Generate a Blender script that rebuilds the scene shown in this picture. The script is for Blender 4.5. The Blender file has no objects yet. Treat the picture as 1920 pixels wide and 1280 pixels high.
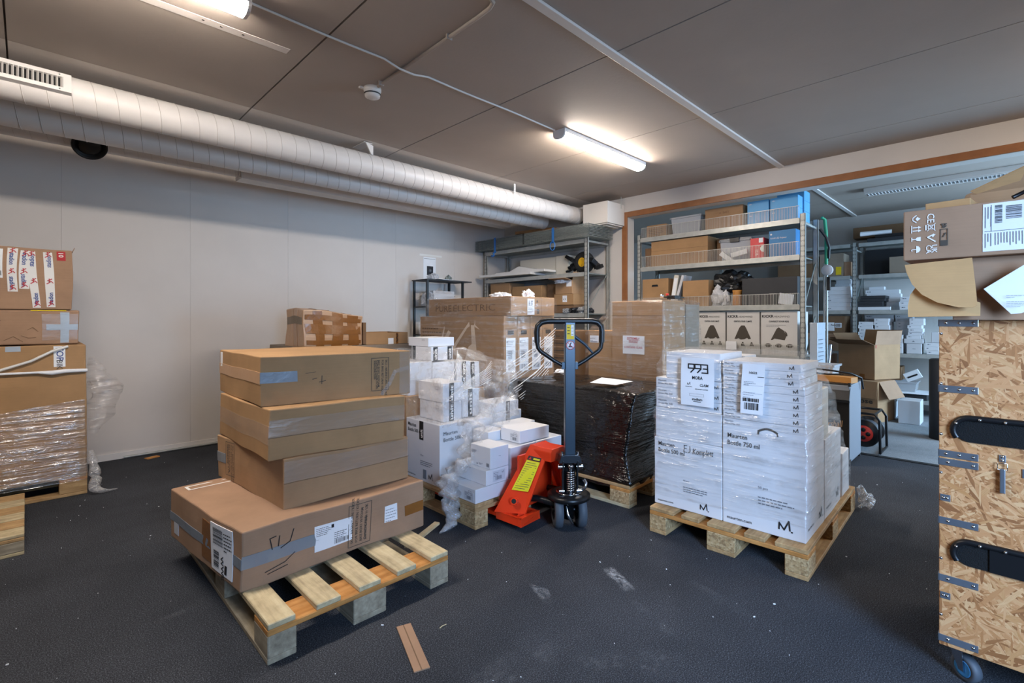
import bpy, bmesh, math, random
from mathutils import Vector, Matrix, noise

random.seed(7)
scene = bpy.context.scene
C = scene.collection
R = math.radians

# ------------------------------------------------------------------ camera
CAM_H = 1.22
cam_data = bpy.data.cameras.new('camera')
cam = bpy.data.objects.new('camera', cam_data)
C.objects.link(cam)
cam.location = (0, 0, CAM_H)
cam.rotation_euler = (R(90), 0, R(45.3 - 90))
cam_data.sensor_width = 36.0
cam_data.lens = 919.0 / 1920.0 * 36.0
cam_data.shift_y = -43.0 / 1920.0
cam_data.clip_start = 0.02
scene.camera = cam

# ------------------------------------------------------------------ world, daylight, exposure
world = bpy.data.worlds.new('daylight'); scene.world = world
world.use_nodes = True
wn = world.node_tree.nodes
wn['Background'].inputs[0].default_value = (0.55, 0.75, 1.0, 1)
wn['Background'].inputs[1].default_value = 0.35

def area_light(name, loc, rot, sx, sy, power, col):
    l = bpy.data.lights.new(name, 'AREA'); l.shape = 'RECTANGLE'; l.size = sx; l.size_y = sy
    l.energy = power; l.color = col
    o = bpy.data.objects.new(name, l); o.location = loc; o.rotation_euler = rot
    C.objects.link(o); return o
# daylight entering through the two windows (both behind / beside the camera)
wd = area_light('window_daylight', (0.25, -1.95, 1.55), (R(66), 0, R(-40)), .95, 1.6, 29, (0.40, 0.63, 1.0)); wd.data.spread = R(95)
area_light('window_daylight_adjoining', (6.9, -2.97, 1.55), (R(90), 0, 0), 2.4, 1.5, 150, (0.44, 0.70, 1.0))
LAMP = 52.0                      # emission of the LED battens
scene.view_settings.view_transform = 'Standard'
scene.view_settings.look = 'None'
scene.view_settings.exposure = 1.16
scene.view_settings.gamma = 1.0
scene.view_settings.use_curve_mapping = False

# ------------------------------------------------------------------ materials
def lin(h):
    if isinstance(h, str):
        h = h.lstrip('#'); v = [int(h[i:i+2], 16) / 255 for i in (0, 2, 4)]
        return tuple(x / 12.92 if x <= .04045 else ((x + .055) / 1.055) ** 2.4 for x in v) + (1,)
    return tuple(h) + (1,)
M = {}
class NT:
    def __init__(s, name):
        s.m = bpy.data.materials.new(name); s.m.use_nodes = True
        s.t = s.m.node_tree; s.n = s.t.nodes; s.b = s.n['Principled BSDF']; s.o = s.n['Material Output']
        M[name] = s.m
    def add(s, typ, **kw):
        n = s.n.new(typ)
        for k, v in kw.items():
            if k in n.inputs: n.inputs[k].default_value = v
            else: setattr(n, k, v)
        return n
    def link(s, a, ai, b, bi): s.t.links.new(a.outputs[ai], b.inputs[bi])
    def set(s, **kw):
        for k, v in kw.items(): s.b.inputs[k.replace('_', ' ')].default_value = v
    def coord(s, scale=(1, 1, 1), kind='Object', rnd=0.0, rot=(0, 0, 0)):
        tc = s.add('ShaderNodeTexCoord'); mp = s.add('ShaderNodeMapping')
        mp.inputs['Scale'].default_value = scale; mp.inputs['Rotation'].default_value = rot
        s.link(tc, kind, mp, 'Vector')
        if rnd:
            oi = s.add('ShaderNodeObjectInfo'); ml = s.add('ShaderNodeMath', operation='MULTIPLY'); ml.inputs[1].default_value = rnd
            s.link(oi, 'Random', ml, 0); s.t.links.new(ml.outputs[0], mp.inputs['Location'])
        return mp
    def noise(s, mp, scale=5, detail=3, rough=.55):
        n = s.add('ShaderNodeTexNoise'); n.inputs['Scale'].default_value = scale
        n.inputs['Detail'].default_value = detail; n.inputs['Roughness'].default_value = rough
        s.link(mp, 'Vector', n, 'Vector'); return n
    def ramp(s, src, out, stops):
        r = s.add('ShaderNodeValToRGB'); e = r.color_ramp.elements
        while len(e) < len(stops): e.new(.5)
        for i, (p, c) in enumerate(stops): e[i].position = p; e[i].color = c
        s.t.links.new(src.outputs[out], r.inputs[0]); return r
    def bump(s, src, out, strength=.2, dist=.01):
        b = s.add('ShaderNodeBump'); b.inputs['Strength'].default_value = strength; b.inputs['Distance'].default_value = dist
        s.t.links.new(src.outputs[out], b.inputs['Height']); s.t.links.new(b.outputs[0], s.b.inputs['Normal']); return b

def plain(name, col, rough=.6, metal=0.0, var=0.0, vscale=6, spec=.5, bump=0, bscale=60):
    t = NT(name); c = lin(col); t.set(Base_Color=c, Roughness=rough, Metallic=metal)
    t.b.inputs['Specular IOR Level'].default_value = spec
    mp = t.coord(rnd=20)
    if var:
        n = t.noise(mp, vscale, 4)
        lo = tuple(max(0, x * (1 - var)) for x in c[:3]) + (1,); hi = tuple(min(1, x * (1 + var)) for x in c[:3]) + (1,)
        r = t.ramp(n, 'Fac', [(.3, lo), (.7, hi)]); t.link(r, 0, t.b, 'Base Color')
    if bump:
        n2 = t.noise(mp, bscale, 3); t.bump(n2, 'Fac', bump, .005)
    return t.m

def kraft(name, col, var=.12):
    t = NT(name); c = lin(col); t.set(Roughness=.82); t.b.inputs['Specular IOR Level'].default_value = .25
    mp = t.coord(rnd=9); n = t.noise(mp, 5, 5, .6)
    lo = tuple(x * (1 - var) for x in c[:3]) + (1,); hi = tuple(x * (1 + var) for x in c[:3]) + (1,)
    r = t.ramp(n, 'Fac', [(.3, lo), (.7, hi)])
    mp2 = t.coord((2, 2, 260)); f = t.noise(mp2, 1, 1)              # fluting
    mx = t.add('ShaderNodeMix', data_type='RGBA'); mx.inputs[0].default_value = .16
    r2 = t.ramp(f, 'Fac', [(.35, lo), (.65, hi)])
    t.link(r, 0, mx, 6); t.link(r2, 0, mx, 7); t.t.links.new(mx.outputs[2], t.b.inputs['Base Color'])
    t.bump(n, 'Fac', .12, .01)
kraft('kraft', '#a98664'); kraft('kraft_pink', '#a5846a'); kraft('kraft_ochre', '#aa8660'); kraft('kraft_grey', '#8f8172')
kraft('kraft_dark', '#7d6148'); kraft('kraft_fresh', '#c39a6b')
def whitecard(name, col):
    t = NT(name); c = lin(col); t.set(Roughness=.55); t.b.inputs['Specular IOR Level'].default_value = .3
    mp = t.coord(rnd=9); n = t.noise(mp, 4, 4)
    r = t.ramp(n, 'Fac', [(.25, tuple(x * .93 for x in c[:3]) + (1,)), (.75, c)]); t.link(r, 0, t.b, 'Base Color')
whitecard('white_card', '#dfdfe2'); whitecard('pale_card', '#cfcfd2'); whitecard('cream_card', '#d9d2c4'); whitecard('stone_card', '#d3d0cc')
plain('paper', '#eceef2', .7, var=.03); plain('paper_grey', '#c9cbd0', .7)
plain('ink', '#17181c', .6); plain('ink_grey', '#6d7078', .7); plain('ink_soft', '#4b443c', .8); plain('ink_brown', '#7a5e45', .85)
plain('ink_white', '#f0ece6', .7); plain('ink_red', '#b8222a', .6); plain('ink_blue', '#2d4a8f', .6)
plain('ink_kraft_light', '#dcc6ae', .85)
plain('black_plastic', '#141416', .38, var=.1); plain('black_metal', '#191a1c', .35, metal=.3)
plain('black_leather', '#1b1b1d', .45, bump=.4, bscale=220)
plain('grille', '#101012', .85, bump=.5, bscale=400)
plain('grey_vinyl', '#8d929b', .5, bump=.2, bscale=200)
plain('rubber', '#4b5159', .6, var=.1); plain('rubber_dark', '#1a1b1d', .7)
plain('red_paint', '#dd3a17', .3, var=.05, spec=.5); plain('red_plastic', '#d83a30', .4)
plain('slate_paint', '#33424f', .32, metal=.35, var=.06)
plain('chrome', '#c9ccd0', .18, metal=1.0); plain('steel_dark', '#3a3d42', .35, metal=.8)
plain('galvanised', '#b4b6b2', .42, metal=.4, var=.12, vscale=14); plain('wire', '#c9c8c0', .4, metal=.25)
plain('galvanised_dark', '#8d938f', .42, metal=.45, var=.15, vscale=14)
plain('zinc_strap', '#a9b3c0', .3, metal=.85, var=.08, vscale=20)
plain('yellow_print', '#d6cb14', .5); plain('yellow_label', '#e2c21c', .6)
plain('blue_carton', '#5aa5d8', .5, var=.05); plain('blue_carton_dark', '#3a7fb4', .5); plain('blue_projector', '#2f7ab0', .5, var=.05)
plain('red_carton', '#d2383c', .5); plain('blue_strap', '#2c6fb8', .5); plain('green_strap', '#2f9a72', .5)
plain('wall_paint', '#d6cfc9', .75, var=.025, vscale=2.5, bump=.03, bscale=30)
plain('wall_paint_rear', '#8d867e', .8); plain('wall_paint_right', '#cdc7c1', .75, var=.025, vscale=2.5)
plain('ceiling_paint', '#b0a499', .7, var=.03, vscale=3, bump=.12, bscale=45)
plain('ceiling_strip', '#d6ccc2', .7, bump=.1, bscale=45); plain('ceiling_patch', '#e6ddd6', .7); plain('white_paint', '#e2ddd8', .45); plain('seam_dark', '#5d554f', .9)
plain('duct_paint', '#ded8d3', .42, var=.03, vscale=3); plain('seam_bead', '#d0c9c3', .5)
plain('diffuser_paint', '#e2dcd4', .5); plain('soot_black', '#141516', .45); plain('duct_rubber', '#34383a', .5)
plain('trim_wood', '#93603a', .42, var=.16, vscale=8); plain('jamb_paint', '#d8d2ca', .6)
plain('styrofoam', '#e6e4e1', .8, var=.03); plain('grey_plastic', '#8d9093', .4); plain('grey_plastic_light', '#b9bcc0', .4)
plain('black_board', '#2b2c30', .6, var=.1); plain('yellow_hub', '#e0b010', .4)
plain('oak_board', '#8f6338', .6, var=.2, vscale=10); plain('wood_block_orange', '#c4873f', .55, var=.1)
plain('black_felt', '#0c0c0d', .95, bump=.8, bscale=300)
plain('tape_brown', '#8b5a2b', .22, var=.12, vscale=8, bump=.25, bscale=30); plain('tape_grey', '#8b939c', .22, metal=.15, bump=.3, bscale=30)
plain('tape_beige', '#c09a78', .35, bump=.2, bscale=30); plain('tape_pale_blue', '#aebac6', .25, bump=.3, bscale=25)
plain('tape_white', '#e5e3df', .35, bump=.15, bscale=30)

def wood(name, a, b, c3):
    t = NT(name); t.set(Roughness=.72); t.b.inputs['Specular IOR Level'].default_value = .25
    mp = t.coord((1.2, 14, 14), rnd=30); n = t.noise(mp, 3, 5, .6)
    r = t.ramp(n, 'Fac', [(.25, lin(a)), (.5, lin(b)), (.75, lin(c3))])
    mp2 = t.coord((5, 5, 5), rnd=30); n2 = t.noise(mp2, 3, 3)
    r2 = t.ramp(n2, 'Fac', [(.35, (.72, .7, .68, 1)), (.6, (1, 1, 1, 1))])
    mx = t.add('ShaderNodeMix', data_type='RGBA', blend_type='MULTIPLY'); mx.inputs[0].default_value = .7
    t.link(r, 0, mx, 6); t.link(r2, 0, mx, 7); t.t.links.new(mx.outputs[2], t.b.inputs['Base Color'])
    t.bump(n, 'Fac', .25, .006)
wood('wood_pale', '#a8987c', '#c9b893', '#d8cba8'); wood('wood_orange', '#a86f38', '#c58a4c', '#d8a163')
wood('wood_grey', '#857a6a', '#a39883', '#b9ae98'); wood('wood_tan', '#997850', '#b8966a', '#cdae80')

def chipblock():
    t = NT('chipblock'); t.set(Roughness=.85)
    mp = t.coord((1, 1, 1), rnd=12); v = t.add('ShaderNodeTexVoronoi'); v.inputs['Scale'].default_value = 90
    t.link(mp, 0, v, 'Vector'); r = t.ramp(v, 'Color', [(.1, lin('#8f7350')), (.5, lin('#b39468')), (.9, lin('#c9ae84'))])
    t.link(r, 0, t.b, 'Base Color'); t.bump(v, 'Distance', .4, .004)
chipblock()

def osb():
    t = NT('osb'); t.set(Roughness=.55)
    cur_c = cur_p = None
    cols = [(.0, lin('#8a5730')), (.25, lin('#b27a4a')), (.55, lin('#c99262')), (.8, lin('#d6a878')), (1, lin('#b9824e'))]
    for i, (ang, sc) in enumerate(((8, 30), (55, 36), (-28, 28), (90, 42), (-66, 36), (32, 52), (-12, 60), (140, 70))):
        mp = t.coord((1, 1, 1), rot=(R(ang), 0, 0)); mp.inputs['Location'].default_value = (i * 3.1, i * 1.7, i * .9)
        m2 = t.add('ShaderNodeMapping'); m2.inputs['Scale'].default_value = (1, sc * .33, sc * 2.4)
        t.link(mp, 0, m2, 'Vector')
        v = t.add('ShaderNodeTexVoronoi'); v.inputs['Scale'].default_value = 1.0; t.link(m2, 0, v, 'Vector')
        sp = t.add('ShaderNodeSeparateColor'); t.link(v, 'Color', sp, 0)
        # fine grain inside each strand
        g = t.add('ShaderNodeMapping'); g.inputs['Scale'].default_value = (1, 1.2, 9); t.link(m2, 0, g, 'Vector'); gn = t.noise(g, 2, 2)
        ad = t.add('ShaderNodeMath', operation='MULTIPLY_ADD'); ad.inputs[1].default_value = .35; t.link(gn, 'Fac', ad, 0); t.link(sp, 'Green', ad, 2)
        sb = t.add('ShaderNodeMath', operation='SUBTRACT'); sb.inputs[1].default_value = .17; t.link(ad, 0, sb, 0)
        r = t.ramp(sb, 0, cols)
        if cur_c is None: cur_c, cur_p = r, sp
        else:
            gt = t.add('ShaderNodeMath', operation='GREATER_THAN')
            t.t.links.new(sp.outputs[0], gt.inputs[0]); t.t.links.new(cur_p.outputs[0], gt.inputs[1])
            mx = t.add('ShaderNodeMix', data_type='RGBA'); t.link(gt, 0, mx, 0)
            t.t.links.new((cur_c.outputs[2] if cur_c.bl_idname == 'ShaderNodeMix' else cur_c.outputs[0]), mx.inputs[6]); t.link(r, 0, mx, 7)
            mxx = t.add('ShaderNodeMath', operation='MAXIMUM'); t.t.links.new(sp.outputs[0], mxx.inputs[0]); t.t.links.new(cur_p.outputs[0], mxx.inputs[1])
            cur_c, cur_p = mx, mxx
    t.t.links.new(cur_c.outputs[2], t.b.inputs['Base Color'])
    t.bump(cur_p, 0, .35, .004)
osb()

def film(name, base, streak, scale, tint=(1, 1, 1), rough=.16, bump=.6, fine=9, diff=.4, thr=.52):
    t = NT(name)
    mp = t.coord(scale, rnd=7); n = t.noise(mp, 1.0, 4, .6)
    mp2 = t.coord((fine, fine, fine)); n2 = t.noise(mp2, 1.6, 4, .6)
    r = t.ramp(n, 'Fac', [(thr - .06, (0, 0, 0, 1)), (thr + .14, (1, 1, 1, 1))])
    r2 = t.ramp(n2, 'Fac', [(.35, (.15,) * 3 + (1,)), (.65, (1, 1, 1, 1))])
    mu = t.add('ShaderNodeMath', operation='MULTIPLY'); t.link(r, 0, mu, 0); t.link(r2, 0, mu, 1)
    fa = t.add('ShaderNodeMath', operation='MULTIPLY_ADD'); fa.inputs[1].default_value = streak; fa.inputs[2].default_value = base; fa.use_clamp = True
    t.link(mu, 0, fa, 0)
    tr = t.add('ShaderNodeBsdfTransparent'); tr.inputs[0].default_value = tint + (1,)
    gl = t.add('ShaderNodeBsdfGlossy'); gl.inputs['Roughness'].default_value = rough; gl.inputs[0].default_value = (.95, .95, .95, 1)
    df = t.add('ShaderNodeBsdfDiffuse'); df.inputs[0].default_value = (.88, .87, .86, 1)
    ad = t.add('ShaderNodeMath', operation='ADD'); t.link(n, 'Fac', ad, 0)
    m3 = t.add('ShaderNodeMath', operation='MULTIPLY'); m3.inputs[1].default_value = .7; t.link(n2, 'Fac', m3, 0); t.link(m3, 0, ad, 1)
    b = t.add('ShaderNodeBump'); b.inputs['Strength'].default_value = bump; b.inputs['Distance'].default_value = .03
    t.link(ad, 0, b, 'Height'); t.link(b, 0, gl, 'Normal')
    m1 = t.add('ShaderNodeMixShader'); m1.inputs[0].default_value = diff; t.link(gl, 0, m1, 1); t.link(df, 0, m1, 2)
    m2 = t.add('ShaderNodeMixShader'); t.link(fa, 0, m2, 0); t.link(tr, 0, m2, 1); t.link(m1, 0, m2, 2)
    t.t.links.new(m2.outputs[0], t.o.inputs['Surface'])
film('film', .06, .42, (2.2, 2.2, 34), diff=.25)
film('film_tail', .30, .55, (20, 20, 20), fine=30, thr=.48, bump=1.0, diff=.35)
film('film_white', .16, .55, (2.5, 2.5, 34), thr=.48, diff=.3, rough=.2)
film('film_dense', .07, .32, (2.5, 2.5, 34), thr=.51, diff=.22, rough=.2)
film('film_crumpled', .10, .55, (13, 13, 13), fine=24, thr=.50, bump=1.0, diff=.3)
film('film_strand', .75, .2, (10, 10, 10), diff=.7)
film('clear_tape', .16, .12, (3, 3, 14), rough=.3, diff=.35, bump=.25, fine=5)
def black_wrap():
    t = NT('black_wrap'); t.set(Base_Color=lin('#0d0c0c'), Roughness=.2); t.b.inputs['Specular IOR Level'].default_value = .8
    mp = t.coord((1.6, 1.6, 36), rot=(R(14), 0, 0)); n = t.noise(mp, 1, 5, .62)
    mp2 = t.coord((6, 6, 12)); n2 = t.noise(mp2, 1.2, 4)
    ad = t.add('ShaderNodeMath', operation='ADD'); t.link(n, 'Fac', ad, 0); t.link(n2, 'Fac', ad, 1); t.bump(ad, 0, .7, .03)
    r = t.ramp(n2, 'Fac', [(.4, (.08,) * 3 + (1,)), (.7, (.24,) * 3 + (1,))]); t.link(r, 0, t.b, 'Roughness')
black_wrap()

def carpet(name, a, b, c3):
    t = NT(name); t.set(Roughness=.95); t.b.inputs['Specular IOR Level'].default_value = .12
    mp = t.coord((1, 1, 1)); n = t.noise(mp, 230, 2, .6); n2 = t.noise(mp, 1.3, 5, .6)
    r = t.ramp(n, 'Fac', [(.3, lin(a)), (.52, lin(b)), (.72, lin(c3))])
    r2 = t.ramp(n2, 'Fac', [(.35, (.78,) * 3 + (1,)), (.65, (1.12, 1.12, 1.12, 1))])
    mx = t.add('ShaderNodeMix', data_type='RGBA', blend_type='MULTIPLY'); mx.inputs[0].default_value = 1
    t.link(r, 0, mx, 6); t.link(r2, 0, mx, 7); t.t.links.new(mx.outputs[2], t.b.inputs['Base Color'])
    t.bump(n, 'Fac', .12, .003)
carpet('carpet', '#232427', '#3c3e43', '#666a72'); carpet('carpet_grey', '#787c80', '#8d9195', '#a4a8ab')
def smear(name, k):
    t = NT(name); t.set(Base_Color=lin('#a9adb3'), Roughness=.95)
    mp = t.coord((1, 1, 1), rnd=5); n = t.noise(mp, 45, 5, .75); nb = t.noise(mp, 9, 3, .6)
    tc = t.add('ShaderNodeTexCoord'); sx = t.add('ShaderNodeSeparateXYZ'); t.link(tc, 'Generated', sx, 0); prod = None
    for ax in (0, 1):
        # soft ends of the rubbed patch
        r = t.ramp(sx, ax, [(0, (0, 0, 0, 1)), (.25, (1, 1, 1, 1)), (.75, (1, 1, 1, 1)), (1, (0, 0, 0, 1))])
        if prod is None: prod = r
        else:
            m = t.add('ShaderNodeMath', operation='MULTIPLY'); t.link(prod, 0, m, 0); t.link(r, 0, m, 1); prod = m
    for nn, lo, hi in ((n, .40, .66), (nb, .36, .62)):
        r = t.ramp(nn, 'Fac', [(lo, (0, 0, 0, 1)), (hi, (1, 1, 1, 1))])
        m = t.add('ShaderNodeMath', operation='MULTIPLY'); t.link(prod, 0, m, 0); t.link(r, 0, m, 1); prod = m
    m3 = t.add('ShaderNodeMath', operation='MULTIPLY'); m3.inputs[1].default_value = k; m3.use_clamp = True; t.link(prod, 0, m3, 0)
    t.link(m3, 0, t.b, 'Alpha')
smear('dust_smear', .75); smear('dust_faint', .07)
def emit(name, col, st):
    t = NT(name); t.set(Base_Color=(.9, .9, .9, 1)); t.b.inputs['Emission Color'].default_value = col + (1,); t.b.inputs['Emission Strength'].default_value = st
emit('led_diffuser', (1.0, .90, .80), LAMP); emit('led_diffuser_dim', (1.0, .84, .68), LAMP * .5)
def glass(name, tint, a):
    t = NT(name); t.set(Base_Color=tint + (1,), Roughness=.12, Alpha=a)
glass('clear_plastic', (.75, .78, .82), .35); glass('frosted_plastic', (.62, .64, .68), .6)

# ------------------------------------------------------------------ helpers
ALL_THINGS = []
def tag(o, label, cat, group=None):
    o['label'] = label; o['category'] = cat
    if group: o['group'] = group
    ALL_THINGS.append(o); return o
def struct(o, label=None):
    o['kind'] = 'structure'
    if label: o['label'] = label
    return o
def thing(name, label, cat, loc=(0, 0, 0), rz=0, group=None):
    o = bpy.data.objects.new(name, None); o.empty_display_size = .05; C.objects.link(o)
    o.location = loc; o.rotation_euler = (0, 0, rz); return tag(o, label, cat, group)

class MB:
    def __init__(s): s.v = []; s.f = []; s.sm = []
    def add(s, vs, fs, smooth=False):
        k = len(s.v); s.v += [tuple(v) for v in vs]; s.f += [tuple(i + k for i in f) for f in fs]; s.sm += [smooth] * len(fs); return s
    def box(s, c, d, rot=None, piv=None):
        x, y, z = (q / 2 for q in d)
        vs = [Vector((a, b, e)) for e in (-z, z) for b in (-y, y) for a in (-x, x)]
        if rot is not None:
            m = rot if isinstance(rot, Matrix) else (Matrix.Rotation(rot[2], 3, 'Z') @ Matrix.Rotation(rot[1], 3, 'Y') @ Matrix.Rotation(rot[0], 3, 'X'))
            vs = [m @ v for v in vs]
        vs = [v + Vector(c) for v in vs]
        return s.add(vs, [(0, 2, 3, 1), (4, 5, 7, 6), (0, 1, 5, 4), (2, 6, 7, 3), (0, 4, 6, 2), (1, 3, 7, 5)])
    def b2(s, lo, hi):
        return s.box([(a + b) / 2 for a, b in zip(lo, hi)], [abs(b - a) for a, b in zip(lo, hi)])
    def quad(s, pts, t=0.0):
        p = [Vector(q) for q in pts]
        if t:
            n = (p[1] - p[0]).cross(p[-1] - p[0]).normalized() * t
            k = len(p); q = p + [a + n for a in p]
            return s.add(q, [tuple(range(k))[::-1], tuple(range(k, 2 * k))] + [(i, (i + 1) % k, (i + 1) % k + k, i + k) for i in range(k)])
        return s.add(p, [tuple(range(len(p)))])
    def tube(s, pts, r, n=10, caps=True, closed=False):
        pts = [Vector(p) for p in pts]; rs = r if isinstance(r, (list, tuple)) else [r] * len(pts)
        rings = []; prev = None
        for i, p in enumerate(pts):
            if closed: d = pts[(i + 1) % len(pts)] - pts[i - 1]
            else: d = (pts[min(i + 1, len(pts) - 1)] - pts[max(i - 1, 0)])
            d.normalize()
            if prev is None:
                a = d.orthogonal().normalized()
            else:
                a = (prev - d * prev.dot(d)).normalized()
            prev = a; b = d.cross(a)
            rings.append([p + (a * math.cos(2 * math.pi * k / n) + b * math.sin(2 * math.pi * k / n)) * rs[i] for k in range(n)])
        vs = [v for g in rings for v in g]; fs = []
        m = len(rings)
        for i in range(m if closed else m - 1):
            for k in range(n):
                j = (i + 1) % m
                fs.append((i * n + k, i * n + (k + 1) % n, j * n + (k + 1) % n, j * n + k))
        s.add(vs, fs, True)
        if caps and not closed:
            s.add(rings[0], [tuple(range(n))[::-1]]); s.add(rings[-1], [tuple(range(n))])
        return s
    def cyl(s, a, b, r, n=20): return s.tube([a, b], r, n)
    def lathe(s, prof, c=(0, 0, 0), axis='z', n=28):
        vs = []
        for (r, h) in prof:
            for k in range(n):
                t = 2 * math.pi * k / n; x, y = r * math.cos(t), r * math.sin(t)
                v = {'z': (x, y, h), 'x': (h, x, y), 'y': (y, h, x)}[axis]
                vs.append((v[0] + c[0], v[1] + c[1], v[2] + c[2]))
        fs = []
        for i in range(len(prof) - 1):
            for k in range(n): fs.append((i * n + k, i * n + (k + 1) % n, (i + 1) * n + (k + 1) % n, (i + 1) * n + k))
        return s.add(vs, fs, True)
    def prism(s, out, z0, z1, axis='z'):
        k = len(out)
        def mp(p, h): return {'z': (p[0], p[1], h), 'x': (h, p[0], p[1]), 'y': (p[0], h, p[1])}[axis]
        vs = [mp(p, z0) for p in out] + [mp(p, z1) for p in out]
        return s.add(vs, [tuple(range(k))[::-1], tuple(range(k, 2 * k))] + [(i, (i + 1) % k, (i + 1) % k + k, i + k) for i in range(k)])
    def mesh(s, name):
        me = bpy.data.meshes.new(name); me.from_pydata(s.v, [], s.f)
        for p, q in zip(me.polygons, s.sm): p.use_smooth = q
        me.validate()
        bm = bmesh.new(); bm.from_mesh(me); bmesh.ops.recalc_face_normals(bm, faces=bm.faces); bm.to_mesh(me); bm.free()
        return me
    def build(s, name, mat, parent=None, loc=None, rz=0, bevel=0, seg=2):
        me = s.mesh(name)
        if bevel:
            bm = bmesh.new(); bm.from_mesh(me); bmesh.ops.remove_doubles(bm, verts=bm.verts, dist=1e-5)
            ed = [e for e in bm.edges if len(e.link_faces) == 2 and e.calc_face_angle(0) > .5]
            bmesh.ops.bevel(bm, geom=ed, offset=bevel, segments=seg, affect='EDGES', profile=.5); bm.to_mesh(me); bm.free()
        return obj(name, me, mat, parent, loc, rz)
def obj(name, me, mat, parent=None, loc=None, rz=0):
    o = bpy.data.objects.new(name, me); C.objects.link(o)
    if mat is not None and not me.materials: me.materials.append(M[mat] if isinstance(mat, str) else mat)
    if parent is not None: o.parent = parent
    if loc is not None: o.location = loc
    if rz: o.rotation_euler = (0, 0, rz)
    return o
def copy_tree(o, parent=None):
    c = o.copy(); C.objects.link(c); c.parent = parent
    for ch in list(o.children): copy_tree(ch, c)
    return c

# ---- flat print: text, bars, lines, polygons as thin geometry
_tc = {}
def text_mesh(s, bold=0.0, shear=0.0):
    key = (s, bold, shear)
    if key not in _tc:
        cu = bpy.data.curves.new('t', 'FONT'); cu.body = s; cu.size = 1; cu.offset = bold; cu.shear = shear
        cu.resolution_u = 2
        o = bpy.data.objects.new('t', cu); C.objects.link(o)
        dg = bpy.context.evaluated_depsgraph_get(); me = bpy.data.meshes.new_from_object(o.evaluated_get(dg))
        vs = [(v.co.x, v.co.y) for v in me.vertices]; fs = [tuple(p.vertices) for p in me.polygons]
        bpy.data.objects.remove(o); bpy.data.curves.remove(cu); bpy.data.meshes.remove(me)
        _tc[key] = (vs, fs)
    return _tc[key]
TEXTS = []
def T(s, u, v, size, rot=0, bold=0.0, align='l', width=None, shear=0): return ('T', s, u, v, size, rot, bold, align, width, shear)
def B(u, v, w, h): return ('B', u, v, w, h)
def PL(pts): return ('P', pts)
def LN(pts, w): return ('L', pts, w)
def flat(items):
    vs, fs = [], []
    def put(v, f):
        k = len(vs); vs.extend(v); fs.extend(tuple(i + k for i in q) for q in f)
    for it in items:
        if it[0] == 'T':
            _, s, u, v, size, rot, bold, al, width, sh = it
            tv, tf = text_mesh(s, bold, sh)
            if not tv: continue
            x1 = max(p[0] for p in tv); x0 = min(p[0] for p in tv)
            sx = size if width is None else width / max(1e-6, x1 - x0)
            off = {'l': -x0, 'c': -(x0 + x1) / 2, 'r': -x1}[al]
            c, sn = math.cos(R(rot)), math.sin(R(rot))
            put([(u + c * (p[0] + off) * sx - sn * p[1] * size, v + sn * (p[0] + off) * sx + c * p[1] * size) for p in tv], tf)
        elif it[0] == 'B':
            _, u, v, w, h = it; put([(u, v), (u + w, v), (u + w, v + h), (u, v + h)], [(0, 1, 2, 3)])
        elif it[0] == 'P': put(it[1], [tuple(range(len(it[1])))])
        elif it[0] == 'L':
            pts, w = it[1], it[2]
            for (a, b), (c2, d) in zip(pts, pts[1:]):
                l = math.hypot(c2 - a, d - b) or 1e-6; nx, ny = -(d - b) / l * w / 2, (c2 - a) / l * w / 2
                ex, ey = (c2 - a) / l * w * .3, (d - b) / l * w * .3
                put([(a + nx - ex, b + ny - ey), (a - nx - ex, b - ny - ey), (c2 - nx + ex, d - ny + ey), (c2 + nx + ex, d + ny + ey)], [(0, 1, 2, 3)])
    return vs, fs
def barcode(u, v, w, h, n=22, seed=1, vert=False):
    r = random.Random(seed); out = []; x = 0
    ws = [r.choice((1, 1, 2, 3)) for _ in range(n * 2)]; tot = sum(ws)
    for i, q in enumerate(ws):
        if i % 2 == 0:
            out.append(B(u, v + x / tot * h, w, q / tot * h) if vert else B(u + x / tot * w, v, q / tot * w, h))
        x += q
    return out
def para(u, v, w, n, lh, th, seed=1):
    """rows of small unreadable print; v is the top"""
    r = random.Random(seed); out = []
    for i in range(n):
        x = u; y = v - (i + 1) * lh; end = u + w * (r.uniform(.7, 1) if i < n - 1 else r.uniform(.35, .7))
        while x < end:
            q = r.uniform(.03, .09) * max(w, .1) + th; q = min(q, end - x); out.append(B(x, y, q, th)); x += q + th * .8
    return out
def mlogo(u, v, s, dot=True):
    w = s * .13
    o = [LN([(u, v), (u + .02 * s, v + .62 * s), (u + .45 * s, v + .02 * s), (u + .86 * s, v + .92 * s), (u + .96 * s, v + .05 * s)], w)]
    if dot: o.append(B(u + 1.06 * s, v - .12 * s, w * 1.1, w * 1.1))
    return o
def pn(v, f): return noise.noise(Vector(v) * f)

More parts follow.
